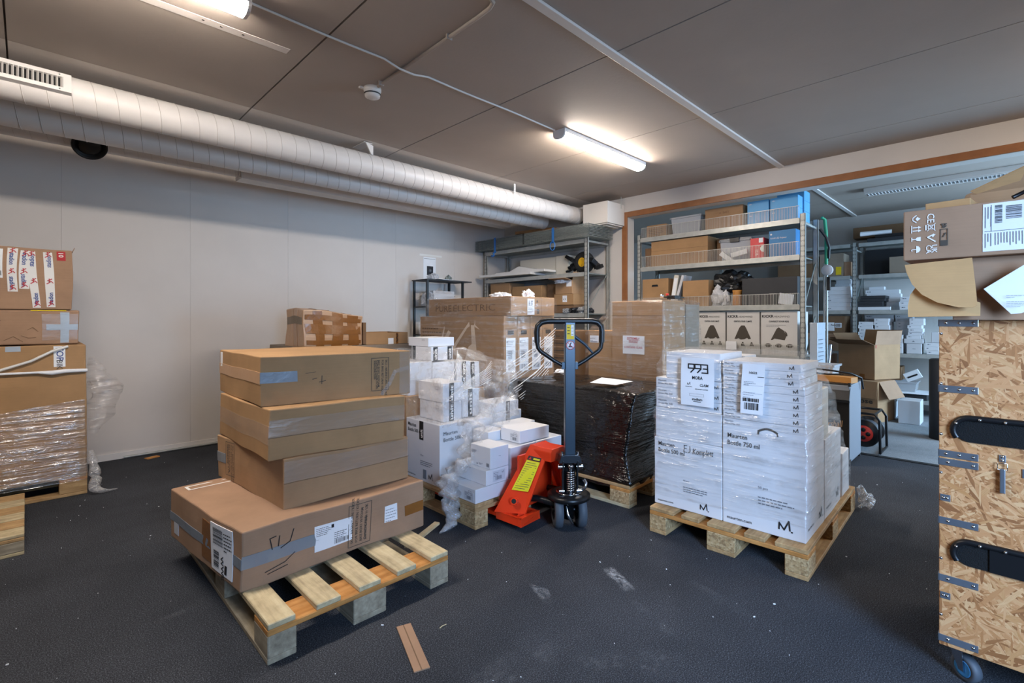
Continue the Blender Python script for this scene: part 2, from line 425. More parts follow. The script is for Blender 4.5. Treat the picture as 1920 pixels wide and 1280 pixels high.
class Carton:
    """box given by its near corner N (x,y), its extent W along +x and D along +y (or explicit corners), base height z0 and height h"""
    def __init__(s, name, label, N, W, D, z0, h, mat, rz=0, rzv=None, cat='box', group=None, wob=.003, bev=.004, lid=True, body='body', seed=None, parent=None, top=True):
        a = R(rz); b = R(rz if rzv is None else rzv) + math.pi / 2
        n = Vector((N[0], N[1], 0)); u = Vector((math.cos(a), math.sin(a), 0)) * W; v = Vector((math.cos(b), math.sin(b), 0)) * D
        cen = n + (u + v) / 2
        s.t = thing(name, label, cat, (cen.x, cen.y, z0), a, group) if label else None
        rot = Matrix.Rotation(-a, 3, 'Z')
        s.U = rot @ u; s.V = rot @ v; s.N = -(s.U + s.V) / 2; s.h = h; s.W = W; s.D = D; s.wob = wob
        s.seed = seed if seed is not None else random.uniform(0, 99); s.mat = mat
        s.slabs = []
        if label: s.make_body(body, mat, bev, top)
    def disp(s, p):
        q = Vector(p) + Vector((s.seed, 0, 0)); w = s.wob
        return Vector((pn(q, 4.1) * w, pn(q + Vector((7, 3, 1)), 4.1) * w, pn(q + Vector((1, 9, 4)), 3.7) * w * .8))
    def frame(s, face):
        Z = Vector((0, 0, s.h)); z1 = Vector((0, 0, 1))
        un = s.U.normalized(); vn = s.V.normalized()
        return {'front': (s.N, un, z1, s.W, s.h), 'side': (s.N + s.V, -vn, z1, s.D, s.h), 'top': (s.N + Z, un, vn, s.W, s.D),
                'right': (s.N + s.U, vn, z1, s.D, s.h), 'back': (s.N + s.U + s.V, -un, z1, s.W, s.h), 'bottom': (s.N + s.V, un, -vn, s.W, s.D)}[face]
    def make_body(s, name, mat, bev, top=True):
        bm = bmesh.new()
        faces = ['front', 'side', 'top', 'right', 'back', 'bottom']
        if not top: faces.remove('top')
        for f in faces:
            O, u, v, w, h = s.frame(f)
            nu = max(1, min(10, round(w / .09))); nv = max(1, min(10, round(h / .09)))
            g = [[bm.verts.new(O + u * (w * i / nu) + v * (h * j / nv)) for i in range(nu + 1)] for j in range(nv + 1)]
            for j in range(nv):
                for i in range(nu): bm.faces.new((g[j][i], g[j][i + 1], g[j + 1][i + 1], g[j + 1][i]))
        bmesh.ops.remove_doubles(bm, verts=bm.verts, dist=1e-4)
        bmesh.ops.recalc_face_normals(bm, faces=bm.faces)
        ed = [e for e in bm.edges if len(e.link_faces) == 2 and e.calc_face_angle(0) > .8]
        if bev: bmesh.ops.bevel(bm, geom=ed, offset=bev, segments=2, affect='EDGES', profile=.5)
        if s.wob:
            for v in bm.verts: v.co += s.disp(v.co)
        me = bpy.data.meshes.new(name); bm.to_mesh(me); bm.free()
        for p in me.polygons: p.use_smooth = False
        s.body = obj(name, me, mat, s.t)
        return s.body
    def P(s, face, u, v, lift=0.0):
        O, U, V, w, h = s.frame(face); p = O + U * u + V * v
        return p + s.disp(p) + U.cross(V).normalized() * lift
    def slab(s, face, u0, v0, u1, v1, mat, name='label', t=.0012, lift=.0006, parent=None, skew=0.0, lab=None):
        """thin sheet stuck on a face; coordinates in metres from the lower left corner"""
        nu = max(1, round(abs(u1 - u0) / .05)); nv = max(1, round(abs(v1 - v0) / .05)); mb = MB()
        top = []; 
        for j in range(nv + 1):
            for i in range(nu + 1):
                vv = v0 + (v1 - v0) * j / nv
                top.append(s.P(face, u0 + (u1 - u0) * i / nu + skew * (vv - v0), vv, lift + t))
        bot = [None] * len(top); k = 0
        for j in range(nv + 1):
            for i in range(nu + 1):
                vv = v0 + (v1 - v0) * j / nv
                bot[k] = s.P(face, u0 + (u1 - u0) * i / nu + skew * (vv - v0), vv, lift - .002); k += 1
        n = nu + 1; fs = []
        for j in range(nv):
            for i in range(nu): fs.append((j * n + i, j * n + i + 1, (j + 1) * n + i + 1, (j + 1) * n + i))
        L = len(top)
        per = [i for i in range(n)] + [j * n + nu for j in range(1, nv + 1)] + [nv * n + i for i in range(nu - 1, -1, -1)] + [j * n for j in range(nv - 1, 0, -1)]
        fs += [(per[i], per[i] + L, per[(i + 1) % len(per)] + L, per[(i + 1) % len(per)]) for i in range(len(per))]
        mb.add(top + bot, fs)
        o = mb.build(name, mat, parent or s.t)
        if lab: o['label'] = lab
        s.slabs.append((face, u0, v0, u1, v1, o))
        return o
    def print(s, face, items, mat='ink', name='lettering', lift=.0022, parent=None, lab=None, du=0, dv=0, slant=0.0):
        vs, fs = flat(items)
        mb = MB(); mb.add([s.P(face, u + du + slant * v, v + dv, lift) for u, v in vs], fs)
        me = bpy.data.meshes.new(name); me.from_pydata(mb.v, [], mb.f); me.validate()
        if parent is None and vs:      # print lying wholly on a label becomes a sub-part of that label
            a, b, c, d = min(q[0] for q in vs), min(q[1] for q in vs), max(q[0] for q in vs), max(q[1] for q in vs); e = .012
            for f, u0, v0, u1, v1, q in s.slabs:
                if f == face and a > u0 - e and b > v0 - e and c < u1 + e and d < v1 + e: parent = q
        o = obj(name, me, mat, parent or s.t)
        if lab: o['label'] = lab
        return o
    def seam(s, face, pos, axis='u', mat='ink_brown', w=.003, name='flap_seam', a=0.0, b=1.0):
        O, U, V, fw, fh = s.frame(face)
        if axis == 'u': return s.print(face, [LN([(a * fw + (b - a) * fw * i / 10, pos) for i in range(11)], w)], mat, name, .0008)
        return s.print(face, [LN([(pos, a * fh + (b - a) * fh * i / 10) for i in range(11)], w)], mat, name, .0008)
    def flap(s, edge, length, ang, mat=None, inset=.004, name='flap', t=.004, a=0.0, b=1.0, taper=0.0):
        """open flap hinged on a top edge; ang 0 = flat outwards, 90 = straight up, negative hangs down"""
        O = s.N + Vector((0, 0, s.h)); un, vn = s.U.normalized(), s.V.normalized()
        e = {'front': (O, un, -vn, s.W), 'side': (O + s.V, -vn, -un, s.D), 'right': (O + s.U, vn, un, s.D), 'back': (O + s.V + s.U, -un, vn, s.W)}[edge]
        o, d, out, L = e; o2 = o + d * (L * a); L2 = L * (b - a)
        dr = out * math.cos(R(ang)) + Vector((0, 0, 1)) * math.sin(R(ang))
        p = [o2 + d * inset, o2 + d * (L2 - inset), o2 + d * (L2 - inset - taper) + dr * length, o2 + d * (inset + taper) + dr * length]
        return MB().quad(p, t).build(name, mat or s.mat, s.t)

# ------------------------------------------------------------------ wrapped film shells
def resample(poly, n):
    pts = [Vector(p) for p in poly]; k = len(pts); L = [(pts[(i + 1) % k] - pts[i]).length for i in range(k)]; tot = sum(L); out = []
    for j in range(n):
        d = tot * j / n; i = 0
        while d > L[i] and i < k - 1: d -= L[i]; i += 1
        out.append(pts[i].lerp(pts[(i + 1) % k], d / (L[i] or 1)))
    return out
def film_mesh(rings, n=72, sub=4, amp=.006, freq=9, cap=False):
    """rings: list of (z or None, [(x,y) or (x,y,z)...]) from bottom to top"""
    rr = []
    for z, poly in rings:
        rr.append(resample([(p[0], p[1], z if len(p) < 3 else p[2]) for p in poly], n))
    full = []
    for a, b in zip(rr, rr[1:]):
        for k in range(sub): full.append([p.lerp(q, k / sub) for p, q in zip(a, b)])
    full.append(rr[-1])
    vs, fs = [], []
    for ring in full:
        c = sum(ring, Vector()) / len(ring)
        for p in ring:
            o = (p - c); o.z = 0; o.normalize()
            q = Vector((p.x * freq, p.y * freq, p.z * freq * 2.2))
            vs.append(p + o * (noise.noise(q) * amp + amp * .6) + Vector((0, 0, noise.noise(q * 1.7) * amp * .6)))
    m = len(full)
    for i in range(m - 1):
        for k in range(n): fs.append((i * n + k, i * n + (k + 1) % n, (i + 1) * n + (k + 1) % n, (i + 1) * n + k))
    if cap:
        c = sum(full[-1], Vector()) / n; prev = list(range((m - 1) * n, m * n))
        for t in (.6, .25):
            k0 = len(vs)
            for p in full[-1]:
                q = c.lerp(p, t); vs.append(q + Vector((0, 0, noise.noise(q * freq * 2) * amp * 1.3 + amp * .5)))
            cur = list(range(k0, k0 + n))
            fs += [(prev[k], prev[(k + 1) % n], cur[(k + 1) % n], cur[k]) for k in range(n)]; prev = cur
        fs.append(tuple(prev))
    me = bpy.data.meshes.new('film'); me.from_pydata([tuple(v) for v in vs], [], fs); me.validate()
    for p in me.polygons: p.use_smooth = True
    return me
def rect(x0, y0, x1, y1, rz=0, c=None):
    pts = [(x0, y0), (x1, y0), (x1, y1), (x0, y1)]
    if rz:
        c = c or ((x0 + x1) / 2, (y0 + y1) / 2); a = R(rz)
        pts = [(c[0] + (x - c[0]) * math.cos(a) - (y - c[1]) * math.sin(a), c[1] + (x - c[0]) * math.sin(a) + (y - c[1]) * math.cos(a)) for x, y in pts]
    return pts
def crumple(path, rad, n=14, amp=.5, freq=22, flat_=1.0, m=26, seed=0):
    """loose crumpled tail of film along a path"""
    P = [Vector(p) for p in path]; pts = []
    for i in range(m):
        t = i / (m - 1) * (len(P) - 1); k = min(int(t), len(P) - 2); pts.append((P[k].lerp(P[k + 1], t - k), rad[k] + (rad[k + 1] - rad[k]) * (t - k)))
    vs, fs = [], []
    for i, (p, r) in enumerate(pts):
        d = (pts[min(i + 1, m - 1)][0] - pts[max(i - 1, 0)][0]).normalized(); a = d.cross(Vector((.71, .70, 0.01))).normalized(); b = d.cross(a)
        for k in range(n):
            th = 2 * math.pi * k / n; q = p + a * math.cos(th) * r + b * math.sin(th) * r * flat_
            q += (a * math.cos(th) + b * math.sin(th)) * r * amp * noise.noise(q * freq + Vector((seed, 0, 0))) * 1.6
            vs.append(tuple(q))
    for i in range(m - 1):
        for k in range(n): fs.append((i * n + k, i * n + (k + 1) % n, (i + 1) * n + (k + 1) % n, (i + 1) * n + k))
    me = bpy.data.meshes.new('film'); me.from_pydata(vs, [], fs)
    for q in me.polygons: q.use_smooth = True
    return me

# ------------------------------------------------------------------ pallets
_pm = {}
def plank(L, w, t, bev=.003):
    k = (round(L, 3), round(w, 3), round(t, 3))
    if k not in _pm:
        mb = MB().box((0, 0, 0), (L, w, t)); me = mb.mesh('plank')
        bm = bmesh.new(); bm.from_mesh(me); bmesh.ops.bevel(bm, geom=list(bm.edges), offset=bev, segments=1, affect='EDGES'); bm.to_mesh(me); bm.free()
        _pm[k] = me
    return _pm[k]
def part(name, me, mat, parent, loc, rz=0.0):
    o = bpy.data.objects.new(name, me); C.objects.link(o); o.parent = parent; o.location = loc; o.rotation_euler = (0, 0, rz)
    if not me.materials: me.materials.append(None)
    o.material_slots[0].link = 'OBJECT'; o.material_slots[0].material = M[mat]
    return o
def pallet(label, cx, cy, rz, L=1.2, W=.8, top=5, mt=('wood_tan',), ms='wood_orange', mb_='chipblock', mbot='wood_tan', tw=None, hb=.078, tt=.022, nst=3, block_w=.145, missing=()):
    """boards run along local x; origin at floor centre"""
    t = thing('pallet', label, 'pallet', (cx, cy, 0), rz)
    z = 0; bw = [W / 2 - .05, 0, -(W / 2 - .05)]; bwid = (.1, .145, .1)
    for y, w in zip(bw, bwid): part('bottom_board', plank(L, w, tt), mbot, t, (0, y, tt / 2))
    for x in (-(L / 2 - .0725), 0, L / 2 - .0725):
        for y, w in zip(bw, bwid): part('block', plank(.145, w, hb), mb_, t, (x, y, tt + hb / 2))
        part('stringer_board', plank(W, .145, tt), ms, t, (x, 0, tt + hb + tt / 2), math.pi / 2)
    widths = tw or ((.145, .1, .145, .1, .145) if top == 5 else (.1,) * top)
    gap = (W - sum(widths)) / (len(widths) - 1); y = -W / 2
    for i, w in enumerate(widths):
        part('deck_board', plank(L, w - .002, tt), mt[i % len(mt)], t, (0, y + w / 2, tt * 2 + hb + tt / 2 + .0003)); y += w + gap
    return t, tt * 3 + hb + .0003
# =================================================================== THE ROOM
CZ = 2.70
XL, YF, XW, YB = -2.6, -1.5, 5.22, 5.44
fl = MB().b2((XL - .15, YF - .15, -.05), (5.36, YB + .12, 0)).build('floor', 'carpet'); struct(fl, 'dark grey needle felt carpet with dusty marks')
fl2 = MB().b2((5.36, -3.0, -.05), (8.6, YB + .12, -.002)).build('floor', 'carpet_grey'); struct(fl2, 'light grey floor of the adjoining room')
MB().b2((5.33, -1.5, 0), (5.385, 3.28, .006)).build('threshold_strip', 'rubber_dark', fl)
# dusty smears and tyre marks on the carpet
for (x, y, L, w, a, k) in ((1.635, 1.46, .22, .075, 68, 0), (1.975, 1.29, .24, .075, 64, 0), (1.83, 1.06, .45, .06, 68, 1), (2.15, .9, .4, .08, 75, 1), (.75, 1.1, .5, .05, 20, 1),
                        (1.47, .62, .34, .04, -25, 0.5), (-.05, 2.2, .6, .06, 30, 1), (.35, 2.4, .5, .05, 10, 1), (1.5, .95, .5, .2, -40, 1), (1.2, 1.2, .5, .25, 10, 1)):
    o = MB().box((0, 0, 0), (L, w, .0008)).build('dust_smear', 'dust_smear' if k == 0 else 'dust_faint', fl, (x, y, .0006), R(a))
mb = MB(); rr = random.Random(3)
for i in range(330):
    x, y = rr.uniform(-.3, 4.9), rr.uniform(.1, 5.2); s_ = rr.choice((.0012, .0015, .002, .002, .0025, .004))
    mb.box((x, y, s_ * .4), (s_ * rr.uniform(1, 2.5), s_, s_ * .8), (0, 0, rr.uniform(0, 3)))
cr = mb.build('paper_crumbs', 'paper'); cr['kind'] = 'stuff'; cr['label'] = 'tiny white paper crumbs scattered over the dark carpet'; cr['category'] = 'debris'

# back wall: painted boards with hairline joints
wb = MB().b2((XL, YB + .012, 0), (XW + .12, YB + .12, CZ)).build('wall_back', 'wall_paint_right'); struct(wb, 'white panelled wall behind the ducts')
xs = [XL, -1.6, -.7, .2, 1.1, 1.995, 2.87, 3.315, 4.25, XW]
for a, b in zip(xs, xs[1:]):
    MB().b2((a + .0006, YB, 0), (b - .0006, YB + .0125, CZ)).build('wall_panel', 'wall_paint', wb)
bb = MB().b2((XL, YB - .012, 0), (XW, YB, .055)).build('baseboard_back', 'white_paint'); struct(bb)
# right wall with the wide opening
wr = MB().b2((XW, 3.28, 0), (XW + .12, YB, CZ)).b2((XW, -1.5, 2.47), (XW + .12, 3.28, CZ)).b2((XW, YF, 0), (XW + .12, -1.5, CZ)).build('wall_right', 'wall_paint_right'); struct(wr, 'white wall with a wide timber framed opening')
tr1 = MB().b2((XW - .018, 3.262, 0), (XW, 3.335, 2.52)).build('trim_1', 'trim_wood', bevel=.003); struct(tr1, 'brown timber casing at the left of the opening')
tr2 = MB().b2((XW - .018, -1.5, 2.455), (XW, 3.262, 2.52)).build('trim_2', 'trim_wood', bevel=.003); struct(tr2, 'brown timber casing along the head of the opening')
tr3 = MB().b2((XW, 3.262, 0), (XW + .14, 3.28, 2.47)).b2((XW, -1.5, 2.455), (XW + .14, 3.262, 2.47)).build('trim_3', 'jamb_paint'); struct(tr3, 'white lining of the opening')
# walls behind the camera, with the window the daylight comes from
wl = MB().b2((XL - .12, YF, 0), (XL, YB, CZ)).build('wall_left', 'wall_paint_rear'); struct(wl)
wx0, wx1, wz0, wz1 = -.15, 1.45, .15, 2.35
wf = MB().b2((XL, YF - .15, 0), (wx0, YF, CZ)).b2((wx1, YF - .15, 0), (XW, YF, CZ)).b2((wx0, YF - .15, 0), (wx1, YF, wz0)).b2((wx0, YF - .15, wz1), (wx1, YF, CZ)).build('wall_front', 'wall_paint_rear'); struct(wf)
w1 = MB().b2((wx0, YF - .1, wz0), (wx1, YF - .05, wz0 + .05)).b2((wx0, YF - .1, wz1 - .05), (wx1, YF - .05, wz1)).b2((wx0, YF - .1, wz0), (wx0 + .05, YF - .05, wz1)).b2((wx1 - .05, YF - .1, wz0), (wx1, YF - .05, wz1)).build('window_1', 'white_paint'); struct(w1)
# adjoining room shell
struct(MB().b2((8.48, -3, 0), (8.6, YB, CZ)).build('wall_adjoining_back', 'wall_paint_right'))
struct(MB().b2((5.34, YB, 0), (8.6, YB + .12, CZ)).build('wall_adjoining_left', 'wall_paint_right'))
ax0, ax1 = 5.65, 8.15
struct(MB().b2((5.34, -3.12, 0), (ax0, -3, CZ)).b2((ax1, -3.12, 0), (8.6, -3, CZ)).b2((ax0, -3.12, 0), (ax1, -3, .75)).b2((ax0, -3.12, 2.35), (ax1, -3, CZ)).build('wall_adjoining_front', 'wall_paint_right'))
struct(MB().b2((ax0, -3.1, .75), (ax1, -3.06, .8)).b2((ax0, -3.1, 2.3), (ax1, -3.06, 2.35)).b2((ax0, -3.1, .75), (ax0 + .05, -3.06, 2.35)).b2((ax1 - .05, -3.1, .75), (ax1, -3.06, 2.35)).b2((6.88, -3.1, .8), (6.92, -3.06, 2.3)).build('window_2', 'white_paint'))
c2 = MB().b2((5.34, -3.12, CZ + .012), (8.6, YB + .12, CZ + .1)).build('ceiling_adjoining', 'seam_dark'); struct(c2)
for a, b in ((5.34, 6.1), (6.1, 7.3), (7.3, 8.48)):
    for y0, y1 in ((-3, 1.544), (1.544, YB)):
        MB().b2((a + .003, y0 + .003, CZ), (b - .003, y1 - .003, CZ + .013)).build('ceiling_panel', 'ceiling_paint', c2)
struct(MB().b2((5.36, 1.52, CZ - .014), (8.47, 1.565, CZ)).build('trim_4', 'white_paint'))
# ceiling: boards with open joints
ce = MB().b2((XL, YF, CZ + .014), (XW + .12, 3.745, CZ + .1)).build('ceiling', 'seam_dark'); struct(ce, 'painted board ceiling with open joints')
ex = [XL, -1.28, -.08, 1.12, 2.325, 3.525, 4.69, XW]
for i, (a, b) in enumerate(zip(ex, ex[1:])):
    g = .006 if i in (2, 3, 4) else .004
    for y0, y1 in ((YF, 1.544), (1.544, 3.74)):
        MB().b2((a + g, y0 + .002, CZ), (b - g * .6, y1 - .001, CZ + .015)).build('ceiling_panel', 'ceiling_paint', ce)
    # the last strip falls slightly towards the back wall
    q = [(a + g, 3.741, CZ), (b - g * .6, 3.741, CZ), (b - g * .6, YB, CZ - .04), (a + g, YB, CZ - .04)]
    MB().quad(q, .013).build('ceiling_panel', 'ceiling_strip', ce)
MB().quad([(XL, 3.74, CZ + .017), (XW, 3.74, CZ + .017), (XW, YB + .05, CZ - .025), (XL, YB + .05, CZ - .025)], .05).build('ceiling_backing', 'seam_dark', ce)
struct(MB().b2((XL, 1.52, CZ - .016), (XW, 1.572, CZ - .0005)).build('trim_5', 'white_paint', bevel=.003), 'white cover strip across the ceiling')
MB().b2((-.6, 2.775, CZ - .0015), (1.03, 2.835, CZ)).build('paint_patch', 'ceiling_patch', ce)
for x in (.62, .70, .80): MB().lathe([(0, 0), (.006, 0), (.006, .002)], (x, 2.80, CZ - .004), n=10).build('screw_hole', 'ink_soft', ce)

# =================================================================== ducts under the ceiling
def spiral_duct(name, label, y, z, r, x0, x1, pitch, seam=.004, cat='duct', mat='duct_paint', n=32, phase=0):
    t = thing(name, label, cat, ((x0 + x1) / 2, y, z))
    L = (x1 - x0) / 2
    MB().tube([(-L, 0, 0), (L, 0, 0)], r, n).build('duct_shell', mat, t)
    pts = []; k = int((x1 - x0) / pitch * 24)
    for i in range(k + 1):
        a = 2 * math.pi * i / 24 + phase; pts.append((-L + (x1 - x0) * i / k, math.cos(a) * (r + .0005), math.sin(a) * (r + .0005)))
    MB().tube(pts, seam * .6, 6).build('spiral_seam', 'seam_bead', t)
    return t
d1 = spiral_duct('ventilation_duct', 'large lit white spiral duct carrying the slotted grille', 3.86, 2.525, .104, -2.5, 5.03, .105)
d2 = spiral_duct('ventilation_duct', 'shaded white spiral duct behind the large lit duct', 4.22, 2.463, .088, -2.5, 4.75, .10)
d3 = spiral_duct('ventilation_duct', 'thin white spiral duct close to the back wall with a black round outlet', 4.78, 2.517, .05, -2.5, 1.32, .085, .0025)
# slotted supply grille on the large duct (faces the room)
def grille():
    cx, ang = -.02, R(-12); r = .104
    t = thing('supply_grille', 'white slotted supply grille on the large lit duct', 'vent grille', (cx - .0, 3.86, 2.525))
    m = Matrix.Rotation(ang, 3, 'X')
    def P(x, h, o): return m @ Vector((x, -(r - .004) - o, h))
    def bar(x0, x1, h0, h1, o0, o1):
        vs = [P(x, h, o) for o in (o0, o1) for h in (h0, h1) for x in (x0, x1)]
        return vs, [(0, 2, 3, 1), (4, 5, 7, 6), (0, 1, 5, 4), (2, 6, 7, 3), (0, 4, 6, 2), (1, 3, 7, 5)]
    fr = MB()
    for a in ((-.20, .20, .032, .055), (-.20, .20, -.055, -.032), (-.20, -.165, -.032, .032), (.165, .20, -.032, .032)): fr.add(*bar(*a, -.02, .022))
    fr.build('frame', 'white_paint', t)
    MB().add(*bar(-.165, .165, -.032, .032, .0, .007)).build('backing', 'soot_black', t)
    for i in range(17):
        x = -.155 + i * .0194
        b = MB(); vs = [P(x, -.032, .007), P(x + .008, -.032, .021), P(x + .008, .032, .021), P(x, .032, .007)]
        b.quad(vs, .002); b.build('slat', 'white_paint', t)
    for x in (-.15, .15):
        for h in (-.044, .044): 
            p = P(x, h, .0225); MB().lathe([(0, -.002), (.004, -.002), (.004, .001), (0, .001)], tuple(p), 'y', 10).build('screw', 'galvanised_dark', t)
grille()
t = thing('exhaust_outlet', 'black round outlet under the thin back duct', 'vent', (.325, 4.70, 2.475)); t.rotation_euler = (R(-48), 0, 0)
MB().lathe([(.092, .05), (.104, .0), (.098, -.018), (.088, -.006), (.075, .012), (.02, .02), (0, .02)], axis='z', n=36).build('valve_body', 'soot_black', t)
MB().lathe([(0, -.012), (.06, -.010), (.068, -.002), (.06, .004), (0, .004)], n=32).build('valve_disc', 'soot_black', t)
MB().lathe([(.100, .075), (.108, .03), (.106, .004), (.103, .004)], n=36).build('collar', 'duct_paint', t)
# light tray that carries on from the thin duct
tr = MB().b2((1.33, 4.70, 2.445), (4.62, 4.86, 2.460)).b2((1.33, 4.70, 2.460), (4.62, 4.712, 2.515)).b2((1.33, 4.848, 2.460), (4.62, 4.86, 2.54)).build('cable_tray', 'duct_paint'); tag(tr, 'long cream cable tray below the shaded duct', 'cable tray')
tag(MB().b2((1.321, 4.72, 2.455), (1.329, 4.84, 2.575)).build('duct_end_cap', 'duct_paint'), 'end cap where the thin duct meets the cream tray', 'duct cap')
for x, lab in ((2.03, 'white angled duct hanger above the middle of the large duct'), (3.76, 'thin perforated strap holding the far end of the large duct')):
    t = thing('duct_hanger', lab, 'bracket', (x, 3.86, CZ))
    if x < 3:
        MB().prism([(-.03, -.012), (.07, -.012), (.07, -.09), (.045, -.09)], -.004, .004, 'y').build('bracket_plate', 'white_paint', t, (0, -.09, 0), R(25))
        MB().b2((-.04, -.1, -.012), (.04, .1, -.008)).build('foot_plate', 'white_paint', t)
    else:
        MB().b2((-.012, -.104, -.13), (.012, -.100, -.02)).build('strap', 'white_paint', t)
        for k in range(4): MB().b2((-.003, -.1055, -.12 + k * .025), (.003, -.1045, -.112 + k * .025)).build('strap_hole', 'ink_soft', t)
# black coupling and the white diffuser box
t = thing('duct_coupling', 'black rubber coupling between large duct and white box', 'duct coupling', (5.075, 3.80, 2.50))
MB().tube([(-.045, .055, .02), (-.01, .03, .01), (.0, -.03, 0), (0, -.08, -.01), (0, -.135, -.02)], [.098, .104, .08, .07, .078], 24).build('sleeve', 'duct_rubber', t)
t = thing('air_diffuser_box', 'white square air diffuser box in the corner below the ceiling', 'air diffuser', (5.025, 3.48, 2.335))
MB().box((0, 0, .145), (.36, .36, .255)).build('casing', 'diffuser_paint', t, bevel=.004)
MB().box((0, 0, .008), (.33, .33, .012)).build('diffuser_plate', 'diffuser_paint', t, bevel=.003)
MB().box((0, 0, -.008), (.25, .25, .012)).build('inner_plate', 'cream_card', t, bevel=.003)
MB().cyl((.10, -.184, .22), (.10, -.184, .36), .004, 8).build('hanger_rod', 'galvanised', t)

# =================================================================== LED battens, cable, detector
def batten(x, y, label, mat='led_diffuser'):
    t = thing('led_batten', label, 'ceiling light', (x, y, CZ - .0005))
    pr = [(-.058, -.030), (-.055, -.046), (-.040, -.062), (-.018, -.070), (.018, -.070), (.040, -.062), (.055, -.046), (.058, -.030)]
    MB().prism([(p[0], p[1]) for p in pr], -.59, .59, 'x').build('diffuser', mat, t)
    MB().prism([(-.061, 0), (.061, 0), (.061, -.030), (-.061, -.030)], -.595, .595, 'x').build('housing', 'white_paint', t)
    for sx in (-1, 1):
        MB().prism([(-.06, 0)] + [(p[0] * 1.03, p[1] * 1.03) for p in pr] + [(.06, 0)], sx * .59, sx * .605, 'x').build('end_cap', 'white_paint', t)
    return t
batten(3.565, 2.47, 'lit white LED batten over the middle of the stored pallets')
batten(.13, 2.50, 'lit white LED batten cut off by the top edge of the picture')
batten(4.1, -.75, 'lit white LED batten outside the frame on the right', 'led_diffuser_dim')
pts = []
for x in [.74 + i * .1 for i in range(23)]:
    pts.append((x, 2.49 + .004 * math.sin(x * 7), CZ - .006 - (.022 if 1.50 < x < 1.66 else 0)))
tag(MB().tube(pts, .006, 8).build('lamp_cable', 'white_paint'), 'white power cable clipped to the ceiling between the two battens', 'cable')
tag(MB().tube([(1.15, 1.655, CZ - .012), (1.40, 1.66, CZ - .012), (1.50, 1.663, CZ - .012), (1.54, 1.68, CZ - .012), (1.556, 1.72, CZ - .012), (1.562, 1.8, CZ - .012), (1.58, 2.80, CZ - .012)], .010, 10).build('conduit_pipe', 'ceiling_paint'), 'painted conduit pipe leading across the ceiling to the smoke detector', 'pipe')
t = thing('smoke_detector', 'round white smoke detector at the end of the ceiling conduit', 'smoke detector', (1.578, 2.87, CZ))
MB().lathe([(0, -.001), (.055, -.001), (.055, -.02), (.05, -.03)]).build('base', 'white_paint', t)
MB().lathe([(.05, -.022), (.052, -.035), (.046, -.058), (.03, -.066), (0, -.067)]).build('sensor_head', 'white_paint', t)
MB().lathe([(.0528, -.038), (.0508, -.046)]).build('sensor_slot', 'soot_black', t)
MB().box((-.05, .03, -.006), (.05, .02, .01)).build('fixing_tab', 'white_paint', t)
for i, (x, y) in enumerate(((1.572, 2.75), (1.566, 2.05))):
    tag(MB().box((x, y, CZ - .013), (.034, .012, .026)).build('pipe_clip', 'ceiling_paint'), ('pipe clip next to the smoke detector', 'pipe clip halfway along the ceiling conduit')[i], 'clip')
# fixture of the adjoining room (switched off, louvred)
t = thing('louvre_light', 'unlit white louvred light on the ceiling of the adjoining room', 'ceiling light', (6.85, .40, CZ - .0005))
MB().b2((-.09, -.75, -.055), (.09, .75, 0)).build('housing', 'white_paint', t, bevel=.004)
MB().b2((-.07, -.73, -.058), (.07, .73, -.054)).build('reflector', 'grey_plastic', t)
for i in range(48):
    MB().b2((-.07, -.72 + i * .0305, -.066), (.07, -.716 + i * .0305, -.055)).build('louvre_blade', 'white_paint', t)
for sx in (-1, 1): MB().b2((sx * .076 - .008, -.74, -.068), (sx * .076 + .008, .74, -.052)).build('side_rail', 'white_paint', t)
# =================================================================== bike cartons on the pale pallet (front left)
pa, PA_Z = pallet('pale wooden pallet under the stack of long brown cartons', .995, 2.425, math.pi / 2, L=1.2, W=.79, tw=(.098,) * 5, mt=('wood_pale',), ms='wood_orange', mb_='wood_grey', mbot='wood_grey')
MB().box((0, 0, 0), (.30, .03, .012)).build('split_lath', 'wood_pale', pa, (-.30, -.46, .105), R(-65))
SKU = [T('SKU - BIKERETURN / KICKR', 0, 0, .020, 0, .012), T('FOR BIKE RETURN / KICKR', 0, -.026, .020, 0, .012), T('BIKE BOX1 W/FOAM', 0, -.052, .020, 0, .012), T('5060628429206', 0, -.078, .020, 0, .012)]
def sku(c, face, u, v, w, h, flip=False):
    """framed print, text turned 90 degrees"""
    c.print(face, [LN([(u, v), (u + w, v), (u + w, v + h), (u, v + h), (u, v)], .0025)], 'ink_soft', 'printed_frame')
    r = -90 if flip else 90; sz = h / 11; k = -1 if flip else 1
    v0 = v + h * (.93 if flip else .07); x = u + (w * .80 if flip else w * .22)
    it = []
    for i, s in enumerate(('SKU - BIKERETURN / KICKR', 'FOR BIKE RETURN / KICKR', 'BIKE BOX1 W/FOAM', '5060628429206')):
        it.append(T(s, x + k * i * sz * 1.35, v0, sz, r, .012))
    it.append(T('Carton is made in UK', u + (w * .25 if flip else w * .83), v0, sz * 1.1, r, .012))
    c.print(face, it, 'ink_soft')
ship = lambda u, v, w, h, sd: para(u + w * .04, v + h * .94, w * .4, 5, h * .07, h * .02, sd) + para(u + w * .5, v + h * .6, w * .4, 4, h * .08, h * .025, sd + 1) + barcode(u + w * .5, v + h * .08, w * .42, h * .18, 20, sd) + [B(u + w * .42, v + h * .78, w * .07, h * .14), LN([(u + w * .03, v + h * .45), (u + w * .97, v + h * .45)], h * .008)]
